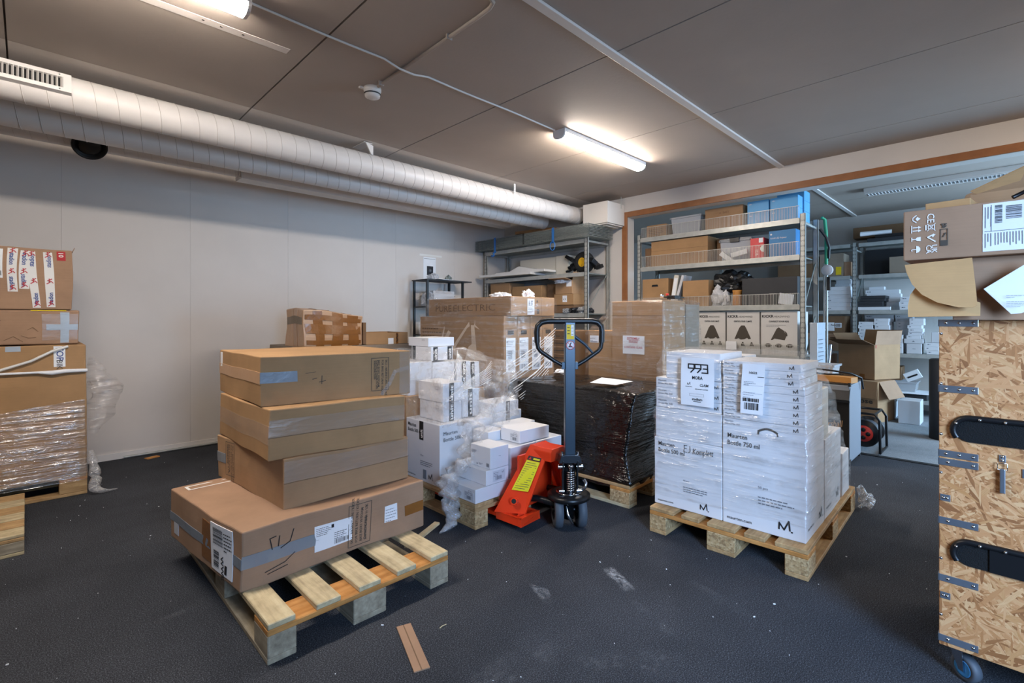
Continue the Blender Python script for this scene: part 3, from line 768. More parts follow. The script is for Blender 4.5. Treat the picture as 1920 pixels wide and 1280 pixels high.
# bottom carton
b1 = Carton('bike_carton', 'lowest and longest brown carton of the front stack with white labels', (.592, 2.113), .875, .80, .1445, .235, 'kraft_pink', 1.2, 6.5, wob=.012, bev=.006)
b1.slab('front', 0, .085, .30, .135, 'tape_grey', 'tape', lab='grey tape across the near corner'); b1.slab('side', .0, .085, .80, .125, 'tape_grey', 'tape')
b1.slab('front', .295, .055, .475, .165, 'paper'); b1.print('front', ship(.295, .055, .18, .11, 4))
sku(b1, 'front', .455, .02, .115, .195)
b1.slab('front', .645, .085, .715, .165, 'paper'); b1.print('front', para(.65, .158, .06, 5, .014, .003, 8), 'ink_grey')
b1.slab('front', .76, .085, .87, .135, 'tape_brown', 'tape'); b1.slab('side', .42, .03, .58, .20, 'tape_brown', 'tape')
b1.slab('side', .53, .02, .73, .215, 'paper', skew=-.05, lift=.002); b1.print('side', barcode(.55, .13, .09, .07, 18, 5, True) + barcode(.555, .035, .05, .07, 14, 6, True) + para(.65, .2, .07, 6, .014, .005, 9) + [B(.66, .03, .02, .035)] + [T('WWE', .62, .09, .035, -80, .02)], 'ink', du=0, lift=.0045)
b1.slab('side', .05, .03, .11, .085, 'paper_grey')
b1.print('front', [LN([(.115, .13), (.105, .175), (.13, .178)], .004), LN([(.14, .135), (.145, .175)], .004), LN([(.15, .125), (.19, .14), (.205, .185)], .004), LN([(.09, .05), (.17, .065), (.21, .09)], .003), LN([(.10, .04), (.18, .05)], .003)], 'ink', 'marker_scribble')
b1.print('top', [LN([(.05, .76), (.05, .70), (.40, .70)], .012), LN([(.05, .76), (.40, .76)], .012)], 'ink_white', 'printed_frame')
# second carton
b2_ = Carton('bike_carton', 'brown carton second from the bottom of the front stack', (.80, 2.225), .63, .755, .3805, .2185, 'kraft', 0, 5.5, wob=.010, bev=.005)
b2_.slab('front', .0, .115, .63, .205, 'clear_tape', 'tape', lab='wide clear tape'); b2_.slab('side', .62, .08, .755, .13, 'tape_grey', 'tape') if False else b2_.slab('side', 0, .085, .11, .135, 'tape_grey', 'tape')
sku(b2_, 'side', .115, .03, .10, .17, True)
b2_.seam('front', .112, 'u', 'ink_brown', .003)
# third carton
b3 = Carton('bike_carton', 'brown carton third from the bottom of the front stack, taped along its side', (.748, 2.256), .645, .712, .600, .2225, 'kraft_ochre', -5.5, 1, wob=.009, bev=.005)
b3.slab('front', 0, .10, .645, .175, 'clear_tape', 'tape', lab='wide clear tape'); b3.slab('side', .0, .07, .71, .15, 'clear_tape', 'tape')
b3.seam('front', .098, 'u', 'ink_brown', .003)
# top carton
b4 = Carton('bike_carton', 'topmost brown carton of the front stack with a framed print at its right end', (.743, 2.35), .715, .705, .823, .2255, 'kraft_ochre', -9, -1, wob=.006, bev=.004)
b4.slab('front', 0, .105, .155, .155, 'tape_grey', 'tape', lab='grey tape'); b4.slab('side', 0, .10, .705, .155, 'tape_beige', 'tape')
sku(b4, 'front', .505, .03, .09, .165, True)
b4.slab('front', .655, .005, .715, .22, 'clear_tape', 'tape'); b4.print('front', [LN([(.56, .01), (.60, .06), (.63, .12), (.70, .135)], .02)], 'clear_tape', 'tape_strand', .003)
b4.slab('side', .02, .14, .055, .215, 'paper', 'sticker')
b4.print('front', [LN([(.22, .11), (.24, .115)], .003), LN([(.25, .095), (.28, .10)], .003), LN([(.262, .085), (.264, .125)], .003), LN([(.19, .14), (.235, .145)], .002)], 'ink_soft', 'scuff')

# =================================================================== litter on the floor
t = tag(MB().box((0, 0, .0022), (.056, .275, .0042)).build('cardboard_strip', 'kraft_pink', None, (1.018, 1.556, .0003), R(-19)), 'flat strip of brown cardboard lying on the carpet', 'cardboard')
MB().b2((-.003, -.137, .0043), (.001, .137, .0046)).build('crease', 'ink_brown', t)
tag(MB().box((0, 0, .004), (.10, .05, .007)).build('wood_chip', 'wood_orange', None, (.78, 5.27, .0005), R(20)), 'small splinter of wood on the carpet before the long wall', 'wood chip')
mp = MB().tube([(.60, 5.415, .012), (1.9, 5.415, .012)], .011, 10).build('metal_pipe', 'galvanised'); tag(mp, 'thin metal pipe lying along the foot of the long wall', 'pipe')
for i, (x, y, a) in enumerate(((.60, 1.62, 50), (1.32, 1.86, 15), (1.17, 1.57, 0))):
    tag(MB().tube([(-.016, 0, .003), (0, .004, .003), (.016, 0, .004)], .0018, 6).build('wood_splinter', 'wood_pale', None, (x, y, .0), R(a)), ('curled wood splinter before the near corner of the pale pallet', 'wood splinter beside the right end of the pale pallet', 'tiny splinter above the cardboard strip')[i], 'splinter')

# =================================================================== left edge: tall wrapped stack and the low pallet
pb, PB_Z = pallet('wooden pallet under the tall stack at the left edge', -.30, 4.925, 0, mt=('wood_tan',), ms='wood_orange', mb_='wood_tan')
big = Carton('large_carton', 'huge ochre carton wrapped in film at the left edge', (-.90, 4.535), 1.195, .76, .145, .895, 'kraft_ochre', wob=.006, bev=.010)
big.slab('front', 1.03, .745, 1.09, .885, 'paper', skew=0); big.print('front', [T('TOP', 1.045, .885, .052, -90, .01)], 'ink_blue', lift=.003); big.print('front', [T('BIKE', 1.045, .79, .045, -90, .0)], 'ink_soft', lift=.003)
big.slab('front', .80, .86, .87, .894, 'tape_pale_blue', 'tape')
fb = Carton('flat_carton', 'flat brown carton lying on the huge carton at the left edge', (-.93, 4.55), 1.185, .72, 1.045, .235, 'kraft_pink', .3, wob=.012, bev=.010)
fb.slab('front', 1.09, .01, 1.135, .22, 'tape_pale_blue', 'tape', lab='pale blue tape'); fb.slab('front', 1.02, .10, 1.18, .14, 'tape_pale_blue', 'tape'); fb.slab('front', 1.00, .03, 1.18, .21, 'clear_tape', 'tape', lift=.003)
for k, (u, v, L2, a) in enumerate(((.82, .03, .09, .8), (.90, .06, .07, -.5), (.75, .17, .06, .2), (.93, .10, .05, .6))):
    fb.print('front', [LN([(u, v), (u + L2 * .5, v + a * .03), (u + L2, v - .01)], .003)], 'ink_brown', 'crease')
fb.print('front', [B(.95, .228, .17, .007)], 'yellow_label', 'yellow_edge')
st = Carton('parcel', 'brown parcel sealed with many strips of printed white tape at the left edge', (-.75, 4.56), .975, .5, 1.2815, .405, 'kraft_pink', -.4, wob=.010, bev=.006)
def runner(u, v, s=.03): return [LN([(u, v), (u + .5 * s, v + .35 * s), (u + .35 * s, v + .8 * s), (u + .8 * s, v + 1.15 * s)], s * .16), LN([(u + .1 * s, v + .75 * s), (u + .75 * s, v + .55 * s), (u + 1.0 * s, v + .2 * s)], s * .14), B(u + .28 * s, v + .98 * s, .2 * s, .2 * s)]
for k, (u, w, v0, v1, sk) in enumerate(((.66, .048, .115, .395, 0), (.715, .048, .135, .385, .02), (.775, .040, .012, .385, -.07), (.845, .046, .015, .385, -.05))):
    o = st.slab('front', u, v0, u + w, v1, 'tape_white', 'printed_tape', skew=sk, lift=.001)
    up = k >= 2
    mid = (v0 + v1) / 2
    q = []
    for j, vv in enumerate((v1 - .10, v0 + .02) if up else (mid + .09, v0 + .075)):
        uu = u + sk * (vv - v0)
        q.append(T('stadion', uu + (w * .72 if up else w * .25), vv if up else vv + .02, .034, 90 if up else -90, .02, 'l', .078))
    st.print('front', q, 'ink_blue', lift=.004)
    rr_ = []
    for vv in (v1 - .022, mid - .015, v0 + .02): rr_ += runner(u + w * .2 + sk * (vv - v0), vv - .012, .03)
    st.print('front', rr_, 'ink_red', 'printed_figure', .0045)
st.slab('front', .50, .20, .64, .385, 'paper', lift=.001, name='torn_label'); st.print('front', runner(.565, .31, .04) + runner(.52, .22, .03), 'ink_red', 'printed_figure', .004); st.print('front', [T('sta', .575, .285, .04, -90, .02)], 'ink_blue', lift=.004); st.print('front', barcode(.575, .215, .06, .03, 18, 3), 'ink', 'barcode', .004)
st.slab('front', .895, .335, .94, .395, 'ink_red', 'red_label'); st.print('front', [T('10', .905, .385, .035, -90, .02)], 'ink_white', lift=.003)
st.flap('right', .03, 70, a=.1, b=.6)
# film around the lower half of the huge carton
o = obj('stretch_film', film_mesh([(.10, rect(-.905, 4.525, .303, 5.30)), (.3, rect(-.91, 4.528, .300, 5.30)), (.45, rect(-.91, 4.53, .299, 5.30)), (None, [(-.905, 4.53, .52), (.298, 4.53, .66), (.298, 5.30, .66), (-.905, 5.30, .52)])], 96, 6, .005), 'film_white')
tag(o, 'clear stretch film around the lower half of the huge left carton', 'film')
o = obj('film_bulge', crumple([(.33, 4.60, .95), (.37, 4.62, .80), (.40, 4.64, .66), (.36, 4.62, .50), (.33, 4.6, .40)], [.02, .07, .09, .06, .02], 18, .5, 14, m=30), 'film'); tag(o, 'puffed out loose film on the right side of the huge left carton', 'film')
o = obj('film_tail', crumple([(.315, 4.50, .30), (.335, 4.47, .15), (.335, 4.45, .05), (.37, 4.43, .02), (.46, 4.45, .012)], [.015, .03, .03, .014, .004], 12, .5, 30), 'film_tail'); tag(o, 'twisted film tail trailing on the carpet beside the left stack', 'film')
tag(MB().tube([(-.60, 4.522, .82), (-.2, 4.518, .865), (.05, 4.52, .862), (.12, 4.515, .855), (.19, 4.52, .862), (.30, 4.52, .86)], [.009, .008, .008, .016, .014, .012], 8).build('white_strap', 'paper'), 'white cord tied around the huge left carton', 'cord')
tag(MB().tube([(-.5, 4.522, .80), (-.3, 4.52, .845), (-.12, 4.518, .89), (.02, 4.52, .94), (.12, 4.522, 1.0), (.2, 4.53, 1.03)], .009, 8).build('white_strap', 'tape_white'), 'slack white band slanting up the huge left carton', 'cord')
# low pallet
pc, PC_Z = pallet('low empty pallet of pale planks cut off by the left edge', -.60, 3.995, 0, W=.83, L=1.18, tw=(.125,) * 6, mt=('wood_pale', 'wood_tan'), ms='wood_tan', mb_='wood_grey', mbot='wood_pale', hb=.055, tt=.018)

# =================================================================== parcel pile behind the brown stack
pd = pallet('pallet under the pile beside the long wall', 2.25, 4.72, 0, mt=('wood_tan',))[0]
fc = Carton('large_carton', 'large brown carton serving as base for the heavily taped parcel', (1.70, 4.32), 1.12, .80, .1445, .82, 'kraft_grey', wob=.004)
tp = Carton('taped_parcel', 'lumpy parcel patched all over with brown tape', (1.735, 4.34), .56, .44, .9655, .345, 'tape_beige', wob=.030, bev=.012, seed=5)
for (u0, u1) in ((.10, .17), (.24, .34), (.40, .52)): tp.slab('front', u0, .004, u1, .335, 'tape_brown', 'tape', lift=.002, skew=random.uniform(-.04, .04))
for (v0, v1) in ((.02, .06), (.12, .21), (.25, .30)): tp.slab('front', .02, v0, .54, v1, 'tape_brown', 'tape', lift=.0034, skew=0)
for (u0, u1) in ((.06, .16), (.22, .30)): tp.slab('side', u0, .01, u1, .33, 'tape_beige', 'tape', lift=.002)
tp.slab('side', .02, .20, .42, .27, 'kraft_grey', 'tape', lift=.003)
for (u0, u1) in ((.12, .22), (.33, .44)): tp.slab('top', u0, .01, u1, .43, 'tape_brown', 'tape', lift=.002)
MB().b2((.285, -.2, .01), (.315, .2, .27)).build('loose_flap', 'kraft_dark', tp.t)
for ch in tp.t.children:      # the parcel is crushed towards its right end
    for v in ch.data.vertices: v.co.z *= 1 - .20 * max(0, min(1, (v.co.x + .28) / .56)) ** 1.3
ob = Carton('open_carton', 'low brown carton with torn tape between taped parcel and black rack', (2.33, 4.36), .47, .40, .9655, .115, 'kraft_ochre', wob=.003, top=False)
ob.slab('front', .33, .0, .355, .11, 'tape_brown', 'tape'); ob.slab('front', .24, .0, .30, .06, 'paper', 'torn_paper'); ob.print('front', [LN([(.335, .02), (.35, .04), (.335, .06), (.352, .08), (.338, .10)], .008)], 'ink', 'tape_print', .003)
tag(MB().box((0, 0, .005), (.62, .34, .010)).build('cardboard_sheet', 'kraft_fresh', None, (2.44, 4.26, .972), R(-8)), 'flat cardboard sheet below the low torn-taped carton', 'cardboard')  if False else None

# =================================================================== scooter cartons wrapped in film
pe = pallet('pallet under the wrapped scooter cartons', 3.12, 3.53, math.pi / 2, L=1.2, W=.7)[0]
SX, SY, SD = 2.80, 2.925, 1.21
def scoot(i, row, z0, h):
    w = .157
    lab = ('%s of the four upright scooter cartons in the %s row' % (('outermost left', 'second', 'third', 'outermost right')[i], ('lower', 'upper')[row]))
    c = Carton('scooter_carton', lab, (SX + i * (w + .002), SY), w, SD, z0, h, 'kraft', wob=.002, bev=.003, group='upright scooter cartons')
    if row == 1:
        c.slab('front', .045, h - .155, .115, h - .12, 'ink_soft', 'hand_hole', t=.0006)
        c.slab('front', .025, .08, .135, .365, 'paper', skew=0); 
        c.print('front', para(.03, .35, .09, 4, .014, .004, i) + barcode(.045, .19, .05, .07, 12, i, True) + barcode(.04, .10, .08, .04, 14, i + 4) + [T('o', .03, .325, .03, 0, .03)] + para(.03, .27, .10, 4, .012, .004, i + 9), 'ink_grey')
        c.print('front', para(.02, h - .10, .12, 1, .01, .006, i), 'ink_brown', 'printed_line')
    else:
        c.print('front', [B(.015 + .03 * a, h - .05 - .035 * b, .016, .018) for a in range(4) for b in range(5)], 'ink_brown', 'printed_marks')
    return c
for i in range(4): scoot(i, 0, .145, .545)
tops = [scoot(i, 1, .692, .548) for i in range(4)]
c = tops[0]
c.print('side', [PL([(.30, .05), (.60, .34), (.665, .40), (.675, .36), (.64, .345), (.36, .05)])] + [PL([(.69, .37), (.735, .37), (.78, .05), (.60, .05), (.66, .18), (.70, .20)]), PL([(.73, .385), (.81, .33), (.74, .355)]), PL([(.735, .36), (.745, .425), (.75, .36)]),
     PL([(.22, .12), (.26, .20), (.36, .32), (.40, .30), (.30, .17)]), PL([(.21, .05), (.24, .21), (.30, .36), (.305, .33), (.26, .18), (.27, .05)])], 'ink_kraft_light', 'printed_scooter', du=.10, dv=.10)
c.print('side', [PL([(.72 + .13 * math.cos(a * .35), -.02 + .13 * math.sin(a * .35) + .02) for a in range(1, 9)])], 'ink_kraft_light', 'printed_wheel', du=.16, dv=.12)
c.print('side', para(.04, .46, .34, 3, .035, .012, 4) + [LN([(.04, .25), (.08, .25), (.08, .19), (.04, .19), (.04, .25)], .004)], 'ink_brown', 'small_print')
fc2 = Carton('scooter_carton', 'scooter carton lying flat on top of the four upright ones', (2.86, 2.905), .56, 1.17, 1.2425, .165, 'kraft', wob=.003, bev=.004)
fc2.print('side', [T('PURE', .12, .045, .085, 0, .012, 'l', .25), T('ELECTRIC', .40, .045, .085, 0, -.004, 'l', .58)], 'ink_brown')
fc2.slab('front', .20, .01, .29, .15, 'paper'); fc2.print('front', barcode(.215, .09, .02, .045, 9, 2, True) + barcode(.245, .09, .02, .045, 9, 3, True) + [T('o', .265, .125, .02, 0, .03)] + para(.21, .08, .07, 4, .014, .005, 7), 'ink_grey')
fc2.print('front', [PL([(.315, .12), (.32, .135), (.325, .14), (.33, .135), (.335, .12)]), B(.32, .02, .03, .04)], 'ink_soft', 'printed_marks')
fc2.seam('front', .38, 'v', 'ink_brown', .004)
o = obj('stretch_film', film_mesh([(.10, rect(2.79, 2.915, 3.445, 4.15)), (.6, rect(2.792, 2.917, 3.44, 4.14)), (1.18, rect(2.79, 2.915, 3.44, 4.145)), (1.25, rect(2.80, 2.90, 3.445, 4.14)), (1.30, rect(2.845, 2.893, 3.435, 4.09)), (1.40, rect(2.85, 2.895, 3.43, 4.085))], 110, 5, .006, 8), 'film')
tag(o, 'clear stretch film around the scooter cartons', 'film')
o = obj('film_bulge', crumple([(2.86, 4.10, 1.28), (2.88, 4.04, 1.36), (2.90, 3.95, 1.42), (2.90, 3.80, 1.43), (2.9, 3.7, 1.41)], [.03, .06, .07, .05, .015], 16, .6, 12), 'film'); tag(o, 'crumpled film standing up at the left end of the scooter cartons', 'film')
sf = thing('film_strands', 'bundle of stretched film strands slanting down from the scooter cartons', 'film', (2.8, 2.7, .9))
for k in range(15):
    a = Vector((3.40 - k * .012, 2.875 - .004 * k, 1.13 - k * .028)); b = Vector((2.50 + k * .012 + .02 * (k % 3), 2.60 + .02 * (k % 4), .86 - k * .019))
    mid = a.lerp(b, .5) + Vector((0, -.02, -.01)); off = Vector((2.8, 2.7, .9))
    if a.lerp(b, .5).y < 5: MB().tube([a - off, mid - off, b - off], .0026, 6).build('strand', 'film_strand', sf)
pw = Carton('white_sheet', None, (0, 0), .1, .1, 0, .1, 'paper')
def paperlump(name, label, loc, sx, sy, sz, mat='paper', seed=1, cat='paper', freq=9):
    bm = bmesh.new(); bmesh.ops.create_icosphere(bm, subdivisions=4, radius=1)
    for v in bm.verts:
        n = noise.noise(v.co * 2.2 + Vector((seed, 0, 0))) * .45 + noise.noise(v.co * 6 + Vector((seed, 4, 0))) * .22
        v.co *= 1 + n; v.co.x *= sx; v.co.y *= sy; v.co.z = max(-.55, v.co.z) * sz + .55 * sz
    me = bpy.data.meshes.new(name); bm.to_mesh(me); bm.free(); o = obj(name, me, mat, None, loc); return tag(o, label, cat)
paperlump('crumpled_paper', 'larger crumpled white paper on the flat scooter carton', (3.16, 3.35, 1.409), .07, .12, .035, seed=3)
paperlump('crumpled_paper', 'small crumpled white paper behind the flat scooter carton', (3.33, 3.15, 1.409), .05, .055, .05, seed=8)
# =================================================================== black wrapped pallet
pf = pallet('wooden pallet under the black wrapped load', 3.10, 2.285, math.pi / 2 + R(2), L=1.14, W=.76, mt=('wood_tan',), mbot='wood_pale')[0]
def blk(x0, x1, y0, y1): return rect(x0, y0, x1, y1, 2, (3.10, 2.29))
me = film_mesh([(.10, blk(2.745, 3.47, 1.735, 2.84)), (.16, blk(2.730, 3.475, 1.715, 2.845)), (.22, blk(2.75, 3.46, 1.74, 2.82)), (.30, blk(2.775, 3.45, 1.775, 2.80)), (.50, blk(2.772, 3.46, 1.745, 2.81)), (.66, blk(2.772, 3.47, 1.715, 2.83)), (.726, blk(2.785, 3.46, 1.705, 2.82)), (.734, blk(2.80, 3.44, 1.74, 2.80))], 140, 6, .012, 7, cap=True)
o = obj('wrapped_load', me, 'black_wrap'); tag(o, 'big load wrapped in glossy black film behind the pallet jack', 'wrapped load')
o = MB().quad([(0, 0, 0), (.24, -.03, .002), (.20, .20, .018), (-.02, .19, .004)], .001).build('paper_sheet', 'paper', None, (2.92, 1.92, .757), R(10)); tag(o, 'white paper sheet lying on the black wrapped load', 'paper')
# =================================================================== fragile carton and its neighbour
pg = pallet('pallet under the carton with the red fragile notice', 4.05, 2.42, 0, L=1.15, W=1.0)[0]
fr = Carton('tall_carton', 'tall film wrapped brown carton with a red lettered notice', (3.70, 1.985), .40, .49, .145, 1.225, 'kraft', wob=.004, bev=.006)
fr.slab('side', .15, .30, .205, 1.22, 'clear_tape', 'tape', lift=.001)
fr.slab('side', .115, .77, .325, .925, 'paper', 'notice', lift=.003); fr.print('side', [T('EXTREMELY', .22, .893, .026, 0, .012, 'c', .12), T('FRAGILE', .22, .868, .026, 0, .012, 'c', .085), T('CONTAINS GLASS', .22, .818, .025, 0, .006, 'c', .175), LN([(.16, .889), (.28, .889)], .002), LN([(.178, .864), (.262, .864)], .002)], 'ink_red', lift=.0055)
fr.seam('side', 1.10, 'u', 'ink_brown', .004)
fr2 = Carton('tall_carton', 'dark brown carton behind the carton with the red notice', (4.11, 1.985), .27, .49, .145, 1.20, 'kraft_grey', wob=.004)
ng = Carton('carton', 'lower ochre carton left of the carton with the red notice', (3.72, 2.482), .60, .265, .145, .965, 'kraft_ochre', wob=.004)
ng.slab('side', .02, .855, .115, .92, 'paper'); ng.print('side', para(.025, .905, .07, 2, .016, .006, 3) + [B(.025, .86, .08, .006)], 'ink_grey')
o = obj('stretch_film', film_mesh([(.2, rect(3.69, 1.975, 4.40, 2.76)), (.9, rect(3.69, 1.975, 4.395, 2.76)), (None, [(3.69, 1.975, 1.12), (4.39, 1.975, 1.12), (4.39, 2.755, 1.08), (3.69, 2.755, 1.09)]), (None, [(3.692, 1.977, 1.37), (4.385, 1.977, 1.36), (4.385, 2.52, 1.36), (3.692, 2.50, 1.37)]), (1.382, rect(3.72, 2.0, 4.36, 2.47))], 110, 6, .006, 9, cap=True), 'film')
tag(o, 'clear stretch film around the carton with the red notice', 'film')
paperlump('crumpled_paper', 'crumpled white paper between scooter cartons and the lower ochre carton', (3.62, 2.98, .62), .10, .10, .07, seed=12)
dp = Carton('cardboard_pile', 'dark pile of flattened cartons behind the pallet jack handle', (3.72, 2.95), .45, .42, .0, 1.10, 'kraft_dark', wob=.006)
for k in range(16): dp.seam('side', .52 + k * .035, 'u', 'ink_soft' if k % 2 else 'kraft', .008, 'sheet_edge')
fb2 = Carton('carton', 'brown carton carrying crumpled paper between scooter cartons and cardboard pile', (3.46, 2.93), .24, .35, .0, .60, 'kraft_dark', wob=.004)

# =================================================================== pallet on the jack with loose white cartons
pj, PJ_Z = pallet('wooden pallet lifted by the red pallet jack', 2.235, 2.755, math.pi / 2, mt=('wood_tan',), ms='wood_tan')
GZ = PJ_Z + .001
def lab500(c, face, W, h, ml='500', hand=False):
    c.print(face, [T('Maurten', W * .07, h * .88, W * .088, 0, .004, 'l', W * .25), T('Bottle %s ml' % ml, W * .07, h * .88 - W * .095, W * .088, 0, .004, 'l', W * .40)], 'ink')
    c.print(face, para(W * .45, h * .36, W * .45, 3, h * .03, h * .011, 4) + [T('50 pcs', W * .45, h * .42, h * .035)], 'ink_grey', 'small_print')
    c.print(face, mlogo(W * .70, h * .08, h * .10), 'ink', 'logo'); c.print(face, [T('maurten.com', W * .06, h * .05, h * .045)], 'ink')
def small(label, N, W, D, z0, h, group='white cartons on the jack pallet', mat='white_card', sticker=True, dark=None, rz=0, mark=True):
    c = Carton('white_carton', label, N, W, D, z0, h, mat, rz=rz, wob=.0015, bev=.0025, group=group)
    if sticker:
        w = D * .42; c.slab('side', D * .5, h * .12, D * .92, h * .72, 'paper_grey', 'sticker', t=.0005); c.print('side', barcode(D * .62, h * .18, D * .2, h * .24, 9, int(N[0] * 99)) + para(D * .53, h * .68, D * .2, 3, h * .08, h * .03, 3) + mlogo(D * .80, h * .5, h * .12, False), 'ink_grey', lift=.0016)
    if dark:
        for f, u in dark: c.slab(f, u, .0, u + .04, h, 'ink', 'black_tape', t=.0006); c.print(f, [T('unit', u + .032, h * .08, .032, 90, .03, 'l', h * .8)], 'ink_white', lift=.0022)
    if mark: c.print('side', [LN([(D * .7, h * .8), (D * .82, h * .8), (D * .82, h * .66), (D * .7, h * .66), (D * .7, h * .8)], .0015)], 'ink_grey', 'printed_mark')
    return c
t5 = Carton('white_carton', 'tall white bottle carton at the left of the jack pallet', (1.862, 2.535), .242, .385, GZ, .395, 'white_card', wob=.002, bev=.003, group='white cartons on the jack pallet')
lab500(t5, 'side', .385, .395); t5.print('front', [T('Maurten', .03, .325, .034), T('Bottle 500 ml', .03, .285, .034)], 'ink')
t5.slab('side', .16, .27, .205, .394, 'ink', 'black_tape', t=.0006); t5.print('side', [T('unit', .198, .285, .036, 90, .03)], 'ink_white', lift=.0025); t5.slab('side', .205, .02, .24, .08, 'tape_grey', 'tape')
t6 = Carton('white_carton', 'second tall white bottle carton directly behind the left one', (2.11, 2.56), .25, .36, GZ, .385, 'white_card', wob=.002, group='white cartons on the jack pallet')
a_ = small('lowest white carton at the near corner of the jack pallet', (1.845, 2.165), .285, .20, GZ, .082)
a2 = small('flat white carton left of the lowest near-corner carton', (1.85, 2.372), .285, .15, GZ, .080)
b_ = small('second white carton up at the near corner of the jack pallet', (1.93, 2.167), .184, .30, GZ + .083, .088, sticker=False, mark=False)
b_.slab('front', .055, .012, .155, .075, 'paper_grey', 'sticker', t=.0005); b_.print('front', barcode(.075, .02, .05, .022, 10, 3) + para(.06, .07, .05, 3, .009, .003, 3) + mlogo(.128, .055, .014, False), 'ink_grey', lift=.0016)
c_ = small('cube shaped white carton topping the near corner stack', (1.965, 2.168), .150, .185, GZ + .172, .128, sticker=False, mark=False)
c_.print('side', barcode(.15, .012, .024, .022, 9, 3) + [T('o', .06, .012, .02, 0, .03)] + para(.08, .028, .05, 2, .006, .002, 1) + para(.012, .10, .05, 3, .007, .003, 6), 'ink_grey'); c_.print('front', [B(.065, .07, .018, .002)], 'ink_grey', 'printed_mark')
w1_ = small('white carton right of the near corner stack under the red frame', (2.133, 2.17), .24, .20, GZ, .135, sticker=False)
w2_ = small('white carton on the one right of the near corner stack', (2.135, 2.172), .235, .20, GZ + .136, .133, sticker=False)
w3_ = small('white carton at the far right of the jack pallet behind the tiller', (2.378, 2.17), .25, .25, GZ, .27, sticker=False)
w4_ = small('flat white carton lying on top near the jack tiller', (2.245, 2.195), .28, .18, GZ + .272, .080); 
w5_ = small('flat white carton behind the tiller', (2.30, 2.395), .30, .13, GZ + .275, .07, sticker=False)
w6_ = small('flat white carton behind the cube shaped one', (2.142, 2.385), .15, .16, GZ, .33, sticker=False)
w7_ = small('white carton with black tape under loose film at the right', (2.33, 2.56), .30, .20, GZ, .40, dark=(('front', .14),), sticker=False)
w8_ = small('white carton with black tape tilted on the right carton row', (2.33, 2.57), .28, .18, GZ + .402, .07, dark=(('front', .15),), sticker=False)
br = Carton('brown_carton', 'brown film wrapped carton at the back of the jack pallet', (1.87, 2.93), .72, .40, GZ, .53, 'kraft', wob=.004)
qz = GZ + .397
q1 = small('lower white carton of the left upper pair on the jack pallet', (1.93, 2.585), .15, .27, qz, .125, dark=(('front', .045),), sticker=False)
q2 = small('upper white carton of the left upper pair on the jack pallet', (1.925, 2.585), .17, .28, qz + .127, .125, dark=(('front', .05),), sticker=False)
q3 = small('white carton with barcodes right of the left upper pair', (2.115, 2.62), .15, .28, qz, .19, dark=(('front', .05),), sticker=False)
bz = GZ + .532
r1 = small('lower white carton at the rear right of the jack pallet', (2.33, 2.955), .125, .30, bz, .105, dark=(('front', .05),), sticker=False)
r2 = small('upper white carton at the rear right of the jack pallet', (2.33, 2.955), .13, .30, bz + .106, .105, dark=(('front', .05),), sticker=False)
r3 = small('lower white carton at the far right end of the upper row', (2.465, 2.97), .11, .28, bz, .10, dark=(('front', .02),), sticker=False)
r4 = small('upper white carton at the far right end of the upper row', (2.465, 2.97), .105, .28, bz + .101, .10, dark=(('front', .015),), sticker=False)
s1 = small('white carton at the rear left of the jack pallet, lower', (1.90, 2.955), .20, .35, bz, .115, sticker=False)
s2 = small('white carton at the rear left of the jack pallet, upper', (1.905, 2.96), .20, .34, bz + .116, .115, sticker=False)
s3 = small('white carton with black lettered tape at the top middle of the jack pallet', (2.11, 2.96), .20, .32, bz, .22, sticker=False)
s4 = small('white carton with black tape standing on the top middle carton', (2.10, 2.965), .20, .20, bz + .233, .10, dark=(('front', .02), ('front', .15)), sticker=False)
s5 = small('topmost white carton of the jack pallet', (2.10, 3.0), .24, .26, bz + .335, .065, sticker=False)
# loose film over the upper cartons
o = obj('loose_film', film_mesh([(.52, rect(1.88, 2.545, 2.56, 3.34)), (.62, rect(1.895, 2.555, 2.57, 3.34)), (.72, rect(1.885, 2.55, 2.585, 3.34)), (None, [(1.90, 2.56, .80), (2.59, 2.62, .90), (2.59, 3.33, .90), (1.89, 3.33, .86)]), (None, [(1.95, 2.72, .90), (2.55, 2.85, .92), (2.55, 3.30, .95), (1.94, 3.30, .96)]), (None, [(2.02, 2.92, .99), (2.38, 2.94, 1.0), (2.36, 3.25, 1.0), (2.0, 3.27, 1.0)])], 120, 7, .022, 9), 'film_crumpled')
tag(o, 'crumpled clear film thrown over the upper white cartons', 'film')
sf = thing('film_strands', 'white strands of stretched film across the upper white cartons', 'film', (2.2, 2.6, .75))
for k in range(9):
    a = Vector((1.93 + .02 * k, 2.565, .69 + .012 * k)); b = Vector((2.60, 2.86, .74 + .018 * k)); off = Vector((2.2, 2.6, .75))
    MB().tube([a - off, a.lerp(b, .5) - off + Vector((.02, -.05, .015)), b - off], .0022, 6).build('strand', 'film_strand', sf)
for k in range(6):
    a = Vector((2.31, 2.92, .98 - .004 * k)); b = Vector((1.99 + .03 * k, 2.60, .80 + .01 * k)); off = Vector((2.2, 2.6, .75))
    MB().tube([a - off, a.lerp(b, .5) - off + Vector((0, -.03, .0)), b - off], .0024, 6).build('strand', 'film_strand', sf)
o = obj('loose_film', crumple([(2.50, 2.60, .66), (2.42, 2.52, .60), (2.30, 2.50, .57), (2.18, 2.46, .55), (2.05, 2.42, .50), (1.98, 2.36, .40), (1.92, 2.30, .33)], [.03, .10, .10, .07, .10, .07, .02], 20, .7, 12, flat_=.55, m=44), 'film_crumpled'); tag(o, 'veil of crumpled film hanging over the middle white cartons', 'film')
